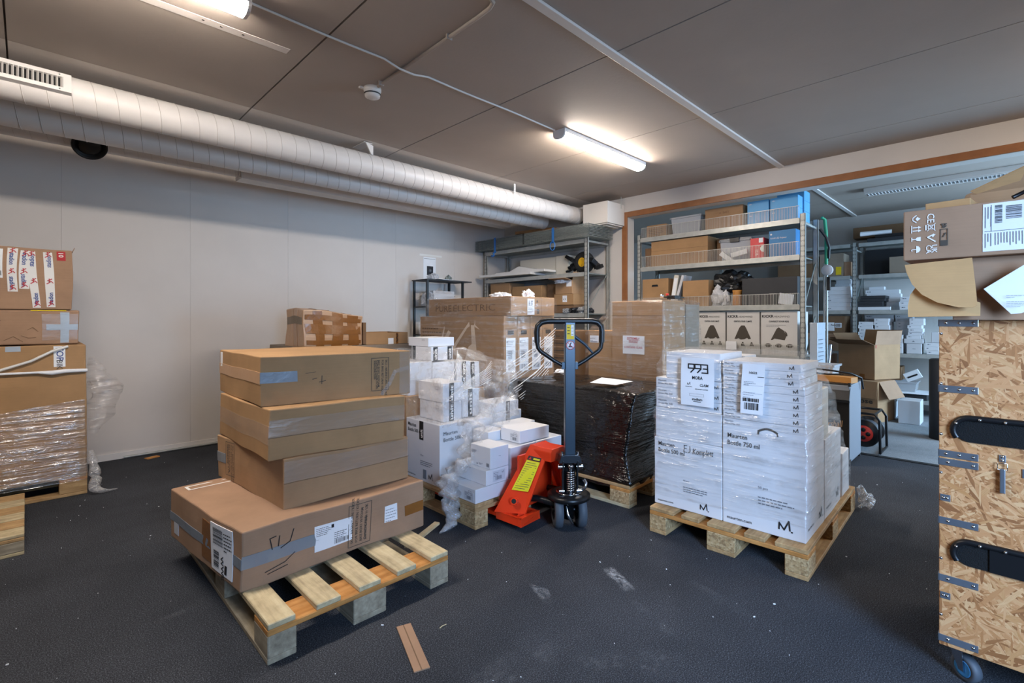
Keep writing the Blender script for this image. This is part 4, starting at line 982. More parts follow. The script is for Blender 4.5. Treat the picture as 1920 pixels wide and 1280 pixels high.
o = obj('film_tail', crumple([(1.93, 2.33, .34), (1.86, 2.40, .27), (1.80, 2.37, .20), (1.785, 2.33, .13), (1.78, 2.28, .06), (1.74, 2.27, .012), (1.66, 2.26, .010)], [.035, .04, .055, .05, .035, .02, .006], 16, .75, 26, m=48), 'film_tail'); tag(o, 'twisted clear film tail hanging from the jack pallet to the carpet', 'film')

# =================================================================== pallet jack
def pallet_jack():
    t = thing('pallet_jack', 'red pallet jack with a dark steel tiller and black loop handle', 'pallet jack', (2.262, 1.812, 0), R(4))
    # forks
    for sx in (-1, 1):
        x0 = sx * .19
        f = MB().prism([(x0 - .078, .075), (x0 + .078, .075), (x0 + .078, .055), (x0 + .072, .05), (x0 + .072, .070), (x0 - .072, .070), (x0 - .072, .05), (x0 - .078, .055)], .16, 1.22, 'y')
        fk = f.build('fork', 'red_paint', t)
        # turned up toe plate at the heel
        MB().b2((x0 - .085, .135, .042), (x0 + .085, .165, .090)).b2((x0 - .085, .135, .042), (x0 - .075, .33, .090)).b2((x0 + .075, .135, .042), (x0 + .085, .33, .090)).build('heel_plate', 'red_paint', fk, bevel=.003)
        pl = [(sx * .285, .325, .085), (sx * .195, .165, .085), (sx * .035, .115, .435), (sx * .06, .235, .45)]
        leg = MB().quad(pl if sx > 0 else pl[::-1], -.012).build('side_plate', 'red_paint', t)
        e1, e2 = Vector(pl[1]), Vector(pl[2])
        MB().quad([e1, e2, e2 + Vector((sx * .004, .05, -.012)), e1 + Vector((sx * .03, .04, -.012))], .004).build('plate_rib', 'red_paint', leg)
        if sx < 0:
            P = [Vector(q) for q in pl]
            def at(a, b, lift):   # a along bottom->top, b from left edge to right edge
                l = P[0].lerp(P[3], a); r = P[1].lerp(P[2], a); n = (P[1] - P[0]).cross(P[3] - P[0]).normalized()
                return l.lerp(r, b) + n * lift
            n0 = (P[1] - P[0]).cross(P[3] - P[0])
            sg = 1 if n0.dot(Vector((-.7, -.7, .3))) > 0 else -1
            MB().quad([at(.33, .18, .013 * sg), at(.33, .80, .013 * sg), at(.78, .80, .013 * sg), at(.78, .18, .013 * sg)], .0006).build('warning_label', 'yellow_print', leg)['label'] = 'yellow warning label'
            MB().quad([at(.785, .18, .0135 * sg), at(.785, .80, .0135 * sg), at(.845, .80, .0135 * sg), at(.845, .18, .0135 * sg)], .0006).build('warning_header', 'ink', leg)
            rows = MB()
            for k in range(13):
                a = .36 + k * .032; rows.quad([at(a, .24, .0146 * sg), at(a, .74 - .1 * (k % 3 == 0), .0146 * sg), at(a + .007, .74 - .1 * (k % 3 == 0), .0146 * sg), at(a + .007, .24, .0146 * sg)], .0003)
            rows.build('small_print', 'ink_soft', leg)
            MB().quad([at(.795, .24, .015 * sg), at(.795, .36, .015 * sg), at(.838, .30, .015 * sg)], .0005).build('warning_triangle', 'ink_red', leg)
            MB().quad([at(.80, .45, .015 * sg), at(.80, .76, .015 * sg), at(.825, .76, .015 * sg), at(.825, .45, .015 * sg)], .0005).build('warning_word', 'yellow_print', leg)
            q = at(.17, .48, .005); d = (sg * n0.normalized())
            pv = MB().tube([q, q + d * .035], .021, 18).build('pivot_boss', 'red_paint', leg); MB().tube([q + d * .030, q + d * .0365], .014, 14).build('pivot_hole', 'soot_black', pv)
    MB().prism([(-.075, .375), (.075, .375), (.075, .43), (.06, .45), (-.06, .45), (-.075, .43)], .075, .245, 'y').build('top_block', 'red_paint', t, bevel=.005)
    MB().b2((-.16, .245, .08), (.16, .26, .40)).build('rear_plate', 'red_paint', t)
    # push rods / crank arms
    for sx in (-1, 1):
        MB().tube([(sx * .05, .04, .135), (sx * .10, .16, .155), (sx * .14, .30, .13)], [.022, .02, .018], 10).build('crank_arm', 'black_metal', t)
    # steering head (turned towards the camera)
    hd = R(-44)
    def rp(x, y, z): return (x * math.cos(hd) - y * math.sin(hd), x * math.sin(hd) + y * math.cos(hd), z)
    def rb(mb, name, mat, parent=t, **k): 
        o = mb.build(name, mat, parent, **k); o.rotation_euler = (0, 0, hd); return o
    pump = rb(MB().lathe([(0, .05), (.03, .05), (.03, .14), (.055, .15), (.055, .17), (.04, .18), (.04, .36), (.03, .37), (0, .37)], n=24), 'hydraulic_pump', 'black_metal')
    # turntable disc
    rb(MB().lathe([(.0, .165), (.11, .165), (.125, .175), (.125, .195), (.10, .205), (0, .205)], (.0, .0, 0), n=32), 'turntable', 'black_metal')
    rb(MB().lathe([(.045, .2055), (.075, .2055), (.075, .209), (.045, .209)], n=28), 'bearing_ring', 'chrome')
    for sx in (-1, 1):
        w = rb(MB().lathe([(.055, -.024), (.078, -.026), (.098, -.020), (.1, 0), (.098, .020), (.078, .026), (.055, .024)], (sx * .068, 0, .1), 'x', 36), 'wheel', 'rubber')
        h = MB().lathe([(0, -.016), (.02, -.018), (.022, -.006), (.05, -.008), (.058, -.022), (.062, -.022), (.062, .022), (.058, .022), (.05, .008), (.022, .006), (.02, .018), (0, .016)], (sx * .068, 0, .1), 'x', 28).build('wheel_hub', 'steel_dark', w)
        for k in range(6):
            a = k * math.pi / 3; MB().box((sx * .068, math.cos(a) * .038, .1 + math.sin(a) * .038), (.03, .012, .026), (a, 0, 0)).build('hub_spoke', 'black_metal', w)
        rb(MB().b2((sx * .043 - .005, -.045, .21), (sx * .043 + .005, -.02, .40)).b2((sx * .043 - .005, -.06, .34), (sx * .043 + .005, .03, .40)), 'tiller_bracket', 'black_metal', bevel=.002)
        rb(MB().cyl((sx * .036, -.045, .365), (sx * .072, -.045, .365), .011, 12).cyl((sx * .036, -.045, .225), (sx * .066, -.045, .225), .010, 12), 'pivot_bolt', 'chrome')
    rb(MB().cyl((-.1, 0, .1), (.1, 0, .1), .012, 12), 'axle', 'steel_dark')
    sp = [(.020 * math.cos(a * .5), -.052 + .020 * math.sin(a * .5), .225 + .115 * a / 113) for a in range(114)]
    rb(MB().tube(sp, .0042, 8), 'spring', 'chrome'); rb(MB().cyl((0, -.052, .21), (0, -.052, .36), .009, 12), 'piston_rod', 'chrome')
    rb(MB().lathe([(0, .36), (.018, .36), (.018, .375), (.008, .38), (0, .38)], (0, -.052, 0), n=16), 'rod_cap', 'chrome')
    rb(MB().tube([(.07, -.05, .235), (.085, -.06, .25), (.09, -.05, .27), (.08, -.04, .285)], .011, 8), 'release_lever', 'chrome')
    rb(MB().tube([(-.02, -.03, .13), (-.015, -.05, .09), (.0, -.055, .06), (.015, -.05, .035)], [.008, .012, .01, .006], 8), 'release_chain', 'chrome')
    rb(MB().prism([(-.068, .385), (.068, .385), (.056, .425), (.035, .432), (-.035, .432), (-.056, .425)], -.055, .02, 'y'), 'tiller_base', 'steel_dark', bevel=.003)
    for sx in (-.045, 0, .045): rb(MB().cyl((sx, -.03, .42), (sx, -.03, .447), .009, 10), 'base_bolt', 'chrome')
    rb(MB().b2((-.030, -.048, .43), (.030, .0, 1.20)), 'tiller_post', 'slate_paint', bevel=.004)
    # loop handle
    half = [(.0, 1.205), (.13, 1.205), (.165, 1.198), (.188, 1.175), (.192, 1.14), (.19, 1.08), (.185, 1.05), (.17, 1.03), (.09, .975), (.045, .95), (.030, .945)]
    pts = [(-x, -.025, z) for x, z in half[::-1]] + [(x, -.025, z) for x, z in half[1:]]
    hl = rb(MB().tube(pts, .0125, 12), 'loop_handle', 'black_metal')
    grip = [(x, z) for x, z in half[:6]]
    MB().tube([(-x, -.025, z) for x, z in grip[::-1]] + [(x, -.025, z) for x, z in grip[1:]], .0165, 12).build('rubber_grip', 'black_plastic', hl)
    for sx in (-1, 1): MB().b2((sx * .024, -.04, .925), (sx * .048, -.012, .968)).build('handle_lug', 'slate_paint', hl, bevel=.002)
    rb(MB().tube([(.03, -.03, 1.115), (.09, -.03, 1.07), (.135, -.03, 1.02)], [.011, .009, .007], 8), 'release_trigger', 'slate_paint')
    d = rb(MB().b2((-.022, -.0492, 1.10), (.022, -.0485, 1.185)), 'lever_label', 'yellow_label'); d['label'] = 'yellow lever position label'
    MB().b2((.004, -.0497, 1.12), (.019, -.0493, 1.183)).build('label_field', 'paper', d)
    mb = MB()
    for k in range(3):
        mb.b2((.006, -.0501, 1.128 + k * .018), (.017, -.0498, 1.130 + k * .018)); mb.b2((-.018, -.0497, 1.13 + k * .018), (-.004, -.0494, 1.134 + k * .018))
    mb.build('label_print', 'ink', d)
    pd_ = rb(MB().lathe([(0, 0), (.026, 0), (.026, .0006), (0, .0006)], (0, -.0497, 1.066), 'y', 24), 'no_riding_sign', 'paper')
    MB().tube([(.024 * math.cos(a * .2618), -.0504, 1.066 + .024 * math.sin(a * .2618)) for a in range(24)], .0016, 6, closed=True).tube([(-.017, -.0504, 1.083), (.017, -.0504, 1.049)], .0014, 6).build('sign_ring', 'ink_red', pd_)
    MB().box((0, -.0502, 1.058), (.022, .0006, .006)).box((-.002, -.0502, 1.068), (.006, .0006, .018), (0, .3, 0)).box((.003, -.0502, 1.079), (.006, .0006, .006)).build('sign_figure', 'ink', pd_)
pallet_jack()

# =================================================================== the 993 pallet
pm, PM_Z = pallet('wooden pallet under the white wrapped bottle cartons', 3.157, 1.066, R(1.8), mt=('wood_tan',), ms='wood_orange', mbot='wood_tan')
MZ = PM_Z + .001; a18 = 1.8
def mloc(x, y):     # position on the pallet: x from front edge, y from right edge
    c, s = math.cos(R(a18)), math.sin(R(a18)); return (2.570 + c * x - s * y, .648 + s * x + c * y)
G = 'cartons on the wrapped bottle pallet'
m750 = Carton('bottle_carton', 'right front white bottle carton marked 750 on the wrapped pallet', mloc(.07, .022), .37, .392, MZ, .512, 'white_card', a18, wob=.003, group=G)
lab500(m750, 'side', .392, .512, '750'); m750.print('front', mlogo(.26, .05, .05) + [T('maurten.com', .03, .05, .022)], 'ink', 'logo')
m750.print('side', [LN([(.18 + .0095 * i, .505 + .016 * math.sin(i / 9 * math.pi)) for i in range(10)], .010), LN([(.178, .49), (.181, .507)], .008), LN([(.268, .49), (.266, .507)], .006)], 'ink_soft', 'hand_hole')
m500 = Carton('bottle_carton', 'left front white bottle carton marked 500 on the wrapped pallet', mloc(.07, .418), .37, .385, MZ, .388, 'white_card', a18, wob=.003, group=G)
lab500(m500, 'side', .385, .388, '500')
m500.print('side', [LN([(.181, .365), (.178, .33), (.196, .328)], .003), LN([(.18, .348), (.194, .349)], .003), LN([(.179, .365), (.197, .366)], .003), LN([(.213, .365), (.214, .335), (.205, .328)], .003)] + [T('Komplett', .228, .325, .045, 3, 0, 'l', .115, .35)], 'ink', 'handwriting')
m3_ = Carton('bottle_carton', 'second white bottle carton along the right side of the wrapped pallet', mloc(.45, .022), .42, .39, MZ, .43, 'white_card', a18, wob=.003, group=G); m3_.print('front', mlogo(.30, .05, .05) + [T('maurten.com', .03, .05, .022)], 'ink', 'logo')
m4_ = Carton('bottle_carton', 'rear left white bottle carton of the wrapped pallet', mloc(.45, .42), .46, .37, MZ, .43, 'white_card', a18, wob=.003, group=G)
m5_ = Carton('bottle_carton', 'low white carton at the rear right corner of the wrapped pallet', mloc(.925, .022), .20, .45, MZ, .26, 'white_card', a18, wob=.003, group=G)
m6_ = Carton('bottle_carton', 'white carton stacked on the second right side carton', mloc(.47, .04), .16, .36, MZ + .432, .26, 'cream_card', a18, wob=.003, group=G)
m7_ = Carton('bottle_carton', 'white carton high at the rear left of the wrapped pallet', mloc(.47, .43), .20, .34, MZ + .432, .42, 'white_card', a18, wob=.003, group=G)
thin = .0372; z0 = MZ + .513
ords = ('lowest', 'second', 'third', 'fourth', 'fifth', 'sixth', 'seventh', 'eighth', 'topmost')
for k in range(9):
    sh = .0 if k < 6 else (.022, .026, .018)[k - 6]
    c = Carton('drink_mix_carton', '%s flat white carton of the right hand column, counted from below' % ords[k], mloc(.072 + random.uniform(0, .006), .030 + sh), .36, .384 - sh, z0 + k * (thin + .0006), thin, 'white_card', a18, wob=.0012, bev=.002, group='flat cartons of the right column')
    D = .384 - sh
    c.print('side', mlogo(D - .048, .010, .020, False), 'ink', 'logo'); c.print('side', [T('Maurten', .012, .021, .013), T('Drink Mix 160', .012, .006, .013)], 'ink_grey')
z5 = MZ + .389
lc = Carton('white_carton', 'blank white carton on the left front bottle carton', mloc(.075, .42), .36, .38, z5, .172, 'white_card', a18, wob=.002, group=G)
for k in range(3):
    c = Carton('drink_mix_carton', '%s of the three larger drink cartons behind the taped notice' % ('lowest', 'middle', 'highest')[k], mloc(.076, .425), .35, .372, z5 + .1735 + k * .0572, .0565, 'white_card', a18, wob=.0015, bev=.002, group='drink cartons of the left column')
    c.print('side', [T('Maurten', .015, .036, .015), T('Drink Mix 320', .015, .018, .015)], 'ink_grey'); c.print('side', mlogo(.34, .02, .02, False), 'ink', 'logo')
tb = Carton('white_carton', 'topmost white carton on the left column of the wrapped pallet', mloc(.085, .43), .33, .31, z5 + .346, .150, 'white_card', a18, wob=.003, group=G)
def mrect(x0, y0, x1, y1): return [mloc(x0, y0), mloc(x1, y0), mloc(x1, y1), mloc(x0, y1)]
def mr3(x0, y0, x1, y1, zs): return [mloc(*p) + (zz,) for p, zz in zip(((x0, y0), (x1, y0), (x1, y1), (x0, y1)), zs)]
o = obj('stretch_film', film_mesh([(None, mr3(.064, .016, 1.13, .808, (.22, .145, .145, .20))), (.34, mrect(.064, .014, 1.13, .808)), (.44, mrect(.063, .013, .98, .808)), (.55, mrect(.062, .014, .90, .81)), (.66, mrect(.062, .014, .80, .81)), (.80, mrect(.064, .02, .70, .805)), (None, mr3(.068, .03, .58, .795, (.93, .88, .98, .95))), (None, mr3(.075, .05, .48, .76, (1.004, .97, 1.02, 1.045))), (1.045, mrect(.12, .10, .40, .73))], 150, 6, .006, 10, cap=True), 'film_dense')
tag(o, 'clear stretch film around the white bottle cartons', 'film')
# taped notice and delivery note (outside the film)
def sheet(name, label, y_right, z, w, h, items, x=.052, mat='paper', slant=0.0):
    c = Carton(name, None, (0, 0), .001, w, 0, h, mat, wob=.0)
    cx, cy = mloc(x, y_right + w / 2)
    t = thing(name, label, 'notice', (cx, cy, z), R(a18))
    mb = MB(); nu, nv = 10, 14
    def P(u, v, l=0): return (-l - .004 * noise.noise(Vector((u * 14, v * 14, z))) - .003 * math.sin(v * 20 + u * 8), w / 2 - u - slant * (v - h / 2), v)
    vs = [P(w * i / nu, h * j / nv) for j in range(nv + 1) for i in range(nu + 1)]
    fs = [(j * (nu + 1) + i, j * (nu + 1) + i + 1, (j + 1) * (nu + 1) + i + 1, (j + 1) * (nu + 1) + i) for j in range(nv) for i in range(nu)]
    mb.add(vs, fs, True); mb.build('sheet', mat, t)
    for nm, mt, its in items:
        v2, f2 = flat(its); me = bpy.data.meshes.new(nm); me.from_pydata([P(u, v, .0012) for u, v in v2], [], f2); obj(nm, me, mt, t)
    return t
W_, H_ = .183, .262
digits = []
def seg(u, v, s, d):
    w, h = s * .72, s; st_ = s * .15
    nine = [LN([(u + w, v + h * .5), (u, v + h * .5), (u, v + h), (u + w, v + h), (u + w, v + h * .45), (u + w * .4, v)], st_)]
    three = [LN([(u, v + h), (u + w, v + h), (u + w, v + h * .55), (u + w * .9, v + h * .5), (u + w, v + h * .45), (u + w, v), (u, v)], st_), LN([(u + w * .25, v + h * .5), (u + w * .9, v + h * .5)], st_)]
    return nine if d == 9 else three
for i, d in enumerate((9, 9, 3)): digits += seg(.042 + i * .037, .182, .045, d)
sheet('notice_993', 'white notice with the large number 993 on the wrapped pallet', .452, .742, W_, H_, [('number', 'ink', digits), ('lettering', 'ink', [T('MORA', .092, .145, .024, 0, .03, 'c', .058), T('CLAIM', .108, .108, .020, 0, .015, 'l', .046, .2), T('FOR SPORTS CLOTHES', .082, .090, .0075, 0, .02, 'l', .070), T('stadium', .092, .030, .020, 0, .02, 'c', .058), B(.07, .022, .044, .003), T('MAURTEN', .028, .101, .006, 0, .01, 'l', .036)] + mlogo(.038, .113, .016, False)), ('ruled_box', 'ink_grey', [LN([(.05, .066), (.13, .066), (.13, .053), (.05, .053), (.05, .066)], .0008)])])
sheet('delivery_note', 'white delivery note with a barcode on the wrapped pallet', .205, .735, .108, .255, [('lettering', 'ink', [T('16622', .054, .205, .016, 0, .02, 'c', .038), B(.075, .188, .03, .003)] + barcode(.018, .022, .07, .035, 20, 4) + barcode(.010, .063, .08, .018, 24, 8)), ('small_print', 'ink_grey', para(.012, .17, .06, 3, .008, .0025, 4) + para(.012, .12, .06, 3, .012, .002, 6) + [LN([(.006, .145), (.102, .145)], .0008), LN([(.006, .105), (.102, .105)], .0008)])], slant=.04)
o = obj('film_tail', crumple([(3.735, .66, .16), (3.77, .64, .09), (3.83, .63, .03), (3.95, .66, .015)], [.02, .03, .045, .004], 14, .6, 30, flat_=.5), 'film_tail'); tag(o, 'loose film tail behind the wrapped bottle pallet', 'film')
o = MB().quad([(0, 0, 0), (.16, .0, .0), (.17, .10, .03), (.02, .11, .012)], .001).build('paper_scrap', 'paper', None, (3.78, .745, .004), R(10)); tag(o, 'folded white paper scrap on the carpet behind the bottle pallet', 'paper')
# =================================================================== shelving
def shelf_unit(label, x0, x1, y0, y1, H, levels, fences=(), bays=None, braces=True, slots=True):
    t = thing('shelving_unit', label, 'shelf', ((x0 + x1) / 2, (y0 + y1) / 2, 0))
    ox, oy = (x0 + x1) / 2, (y0 + y1) / 2
    ys = [y0] + list(bays or []) + [y1]; pw = .046
    for i, y in enumerate(ys):
        yc = y + pw / 2 if i == 0 else (y - pw / 2 if i == len(ys) - 1 else y)
        for k, xx in enumerate((x0, x1 - .03)):
            p = MB().b2((xx - ox, yc - pw / 2 - oy, 0), (xx + .006 - ox, yc + pw / 2 - oy, H)).b2((xx - ox, yc - pw / 2 - oy, 0), (xx + .03 - ox, yc - pw / 2 + .004 - oy, H)).b2((xx - ox, yc + pw / 2 - .004 - oy, 0), (xx + .03 - ox, yc + pw / 2 - oy, H)).build('post', 'galvanised', t)
            if slots and k == 0:
                s_ = MB(); z = .08
                while z < H - .03:
                    s_.box((xx - ox - .0003, yc - oy - .012, z), (.0014, .004, .018)); s_.box((xx - ox - .0003, yc - oy + .012, z), (.0014, .004, .018)); s_.box((xx - ox - .0003, yc - oy, z), (.0014, .006, .006)); z += .05
                o = s_.build('post_slots', 'steel_dark', p); o['kind'] = 'stuff'
        if braces:
            MB().b2((x0 + .03 - ox, yc - .01 - oy, H - .10), (x1 - .03 - ox, yc + .01 - oy, H - .08)).build('cross_tie', 'galvanised', t)
            zz = .2
            while zz < H - .5:
                MB().tube([(x0 + .02 - ox, yc - oy, zz), (x1 - .02 - ox, yc - oy, zz + .5)], .006, 6).build('diagonal_brace', 'galvanised_dark', t); zz += .55
    for z in levels:
        for a, b in zip(ys, ys[1:]):
            a2, b2 = a + pw + .002, b - pw - .002
            MB().b2((x0 - .002 - ox, a2 - oy, z - .048), (x0 + .022 - ox, b2 - oy, z)).build('beam', 'galvanised', t)
            MB().b2((x1 - .022 - ox, a2 - oy, z - .048), (x1 - ox, b2 - oy, z)).build('beam', 'galvanised', t)
            MB().b2((x0 + .023 - ox, a2 - oy, z - .016), (x1 - .023 - ox, b2 - oy, z - .004)).build('shelf_deck', 'galvanised_dark', t)
    for z, h, a, b in fences:
        f = MB(); n = int((b - a) / .0145)
        for i in range(n + 1): f.box((x0 + .004 - ox, a + (b - a) * i / n - oy, z + h / 2), (.0028, .0028, h))
        for zz in (z + .003, z + h): f.b2((x0 + .002 - ox, a - oy, zz - .002), (x0 + .006 - ox, b - oy, zz + .002))
        o = f.build('wire_fence', 'wire', t); o['kind'] = 'stuff'
    return t
def sc(name, label, y0, y1, x0, dx, z0, h, mat, **k):
    rz = k.pop('rz', 0); k.setdefault('wob', .003)
    return Carton(name, label, (x0, y0), dx, y1 - y0, z0, h, mat, rz=rz, **k)
# ---- rack in the opening
U2X = 5.39
shelf_unit('galvanised rack with wire fronts standing in the timber framed opening', U2X, U2X + .48, 1.385, 3.235, 2.25, (.30, .845, 1.355, 1.845, 2.205), [(.845, .11, 1.44, 3.18), (1.355, .115, 1.44, 3.18), (1.845, .135, 1.44, 3.18), (2.205, .125, 1.44, 3.18)])
Z1, Z2, Z3, Z4 = 2.206, 1.846, 1.356, .846; FX = U2X + .03
c = sc('carton', 'short ochre carton at the left end of the top rack shelf', 2.86, 3.12, FX, .30, Z1, .15, 'kraft_ochre', wob=.002)
c.print('side', para(.03, .11, .2, 5, .02, .006, 5), 'ink_soft', 'printed_marks')
def bin_(label, y0, y1, x0, dx, z0, h, mat='frosted_plastic', lidmat='grey_plastic', lid=True):
    t = thing('plastic_bin', label, 'storage bin', (x0 + dx / 2, (y0 + y1) / 2, z0)); d = y1 - y0; tp, k = .90, .004
    w0, d0, w1, d1 = dx * tp / 2, d * tp / 2, dx / 2, d / 2; m = MB()
    o0 = [(-w0, -d0, 0), (w0, -d0, 0), (w0, d0, 0), (-w0, d0, 0)]; o1 = [(-w1, -d1, h), (w1, -d1, h), (w1, d1, h), (-w1, d1, h)]
    for i in range(4):
        j = (i + 1) % 4; m.quad([o0[i], o0[j], o1[j], o1[i]], -k)
    m.quad(o0[::-1], -k); m.build('tub', mat, t)
    r = MB()
    for a in ((-w1 - .01, -d1 - .01, w1 + .01, -d1 + .006), (-w1 - .01, d1 - .006, w1 + .01, d1 + .01), (-w1 - .01, -d1, -w1 + .006, d1), (w1 - .006, -d1, w1 + .01, d1)): r.b2((a[0], a[1], h - .018), (a[2], a[3], h))
    r.build('rim', lidmat, t)
    if lid:
        MB().b2((-w1 - .006, -d1 - .006, h + .001), (w1 + .006, d1 + .006, h + .015)).b2((-w1 * .8, -d1 * .8, h + .0155), (w1 * .8, d1 * .8, h + .022)).build('lid', lidmat, t, bevel=.003)
        MB().b2((-w1 - .022, -.05, h - .03), (-w1 - .011, .05, h + .018)).build('clip_handle', 'black_plastic', t, bevel=.003)
    return t
bin_('clear plastic bin in the middle of the top rack shelf', 2.44, 2.80, FX, .34, Z1, .20, 'frosted_plastic', 'grey_plastic_light', False)
c = sc('carton', 'brown carton on the top rack shelf left of the blue cartons', 1.98, 2.39, FX, .34, Z1, .235, 'kraft', wob=.004); c.print('side', [T('o', .16, .165, .03, 0, .01), T('EASY', .20, .165, .03)], 'ink_brown')
k = 0
for col, (a, b) in enumerate(((1.725, 1.935), (1.455, 1.71))):
    for r_ in range(2):
        lab = '%s light blue carton, front row, %s, on the rack top' % (('lower', 'upper')[r_], ('left', 'right end')[col])
        c = sc('blue_carton', lab, a, b, FX, .15, Z1 + r_ * .122, .12, 'blue_carton', wob=.001, bev=.002, group='light blue cartons on the rack'); c.print('side', [T('abc', .02, .085, .02)], 'ink_white')
    for r_ in range(3):
        lab = '%s light blue carton, rear %s stack, on the rack top' % (('lowest', 'middle', 'highest')[r_], ('left', 'right')[col])
        if r_ < 3 - (col == 0): sc('blue_carton', lab, a - .01, b - .012, FX + .17, .20, Z1 + r_ * .107, .105, 'blue_carton', wob=.001, bev=.002, group='light blue cartons on the rack')
c = sc('carton', 'long ochre carton on the second rack shelf', 2.36, 3.06, FX, .40, Z2, .305, 'kraft_ochre', wob=.003); c.seam('side', .19, 'u', 'ink_brown', .003)
c = sc('carton', 'small dark carton in the left corner of the second rack shelf', 3.075, 3.17, FX + .05, .2, Z2, .24, 'kraft_dark')
c = sc('carton', 'dark brown carton behind the lidded bin on the second rack shelf', 2.08, 2.34, FX + .2, .2, Z2, .28, 'kraft_dark')
bin_('grey lidded plastic bin on the second rack shelf', 1.925, 2.25, FX + .07, .33 - .1, Z2, .235)
for i, (y, a) in enumerate(((2.17, 40), (2.02, -12))):
    tag(MB().box((0, 0, .025), (.03, .17, .05)).build('white_power_brick', 'styrofoam', None, (FX + .02, y, Z2 + .02 + .03 * i), R(0)), ('white oblong block leaning behind the wire front', 'second white oblong block beside the red carton')[i], 'block').rotation_euler = (R(a), 0, 0)
c = sc('red_carton', 'red carton with a white circle on the second rack shelf', 1.772, 1.905, FX, .2, Z2, .215, 'red_carton', wob=.001, bev=.002); c.slab('side', .085, .165, .125, .213, 'paper', 'sticker'); c.print('side', [PL([(.133 - .0 + .035 * math.cos(math.pi / 2 + a * math.pi / 10) , .10 + .035 * math.sin(math.pi / 2 + a * math.pi / 10)) for a in range(11)])] + para(.05, .10, .03, 6, .012, .004, 2), 'ink_white')
c = sc('projector_carton', 'blue projector carton at the right end of the second rack shelf', 1.475, 1.722, FX, .26, Z2, .268, 'blue_projector', wob=.001, bev=.002); c.print('side', [T('Full HD LED Projector', .015, .185, .022, 0, 0, 'l', .15), T('o', .012, .225, .03, 0, .05)], 'ink_white')
# third shelf
c = sc('archive_carton', 'ochre archive carton with a hand hole on the third rack shelf', 2.835, 3.18, FX, .36, Z3, .345, 'kraft_ochre', wob=.002); c.print('side', [PL([(.125, .25), (.215, .25), (.205, .275), (.135, .275)])], 'ink', 'hand_hole'); c.seam('side', .06, 'u', 'ink_brown', .003)
b_o = thing('box_file', 'white box file leaning on the third rack shelf', 'box file', (FX + .1, 2.755, Z3)); q = MB().box((0, 0, .19), (.22, .055, .37), (R(9), 0, 0)).build('case', 'cream_card', b_o); MB().box((-.111, .0, .19), (.002, .04, .30), (R(9), 0, 0)).build('spine_label', 'paper', b_o)
MB().box((.0, -.055, .20), (.2, .03, .35), (R(16), 0, 0)).build('cover', 'pale_card', b_o)
c = sc('carton', 'ochre carton with an open lid on the third rack shelf', 2.35, 2.655, FX, .34, Z3, .30, 'kraft_ochre', wob=.004); c.seam('side', .11, 'u', 'ink_brown', .003)
paperlump('white_bag', 'white plastic bag on the third rack shelf', (FX + .11, 2.25, Z3), .09, .10, .14, 'pale_card', 5, 'bag')
paperlump('black_bag', 'glossy black bag draped over things on the third rack shelf', (FX + .22, 2.16, Z3 + .15), .12, .22, .15, 'black_plastic', 9, 'bag')
tag(MB().lathe([(0, 0), (.05, 0), (.052, .03), (.046, .15), (.05, .17), (0, .17)], (FX + .06, 2.06, Z3)).build('wooden_block', 'wood_block_orange'), 'short pale wooden post behind the wire front', 'wood')
c = sc('black_case', 'long charcoal case at the right end of the third rack shelf', 1.46, 1.99, FX, .3, Z3, .285, 'black_board', wob=.002, bev=.003); c.print('side', [B(.27, .115, .07, .004)], 'ink_white', 'printed_line')
o = MB().box((0, 0, .055), (.004, .13, .11), (R(10), R(-12), 0)).build('price_card', 'paper', None, (U2X - .012 + .03, 1.56, Z3 + .004)); tag(o, 'white printed card inside the wire front of the charcoal case', 'card')
t = thing('kite_drone', 'small dark drone frame lying on the film wrapped fragile carton', 'drone', (4.15, 2.12, 1.392))
MB().box((0, 0, .02), (.10, .08, .03)).build('frame', 'black_plastic', t, bevel=.003); MB().tube([(-.12, .05, .02), (.1, -.05, .02)], .006, 8).tube([(-.1, -.06, .02), (.12, .06, .02)], .006, 8).build('arm', 'black_plastic', t); MB().lathe([(0, 0), (.016, 0), (.018, .03), (0, .03)], (-.12, .05, .012), n=14).build('motor', 'chrome', t); MB().lathe([(0, 0), (.012, 0), (.014, .02), (0, .02)], (-.02, .05, .035), n=12).build('red_light', 'red_plastic', t)
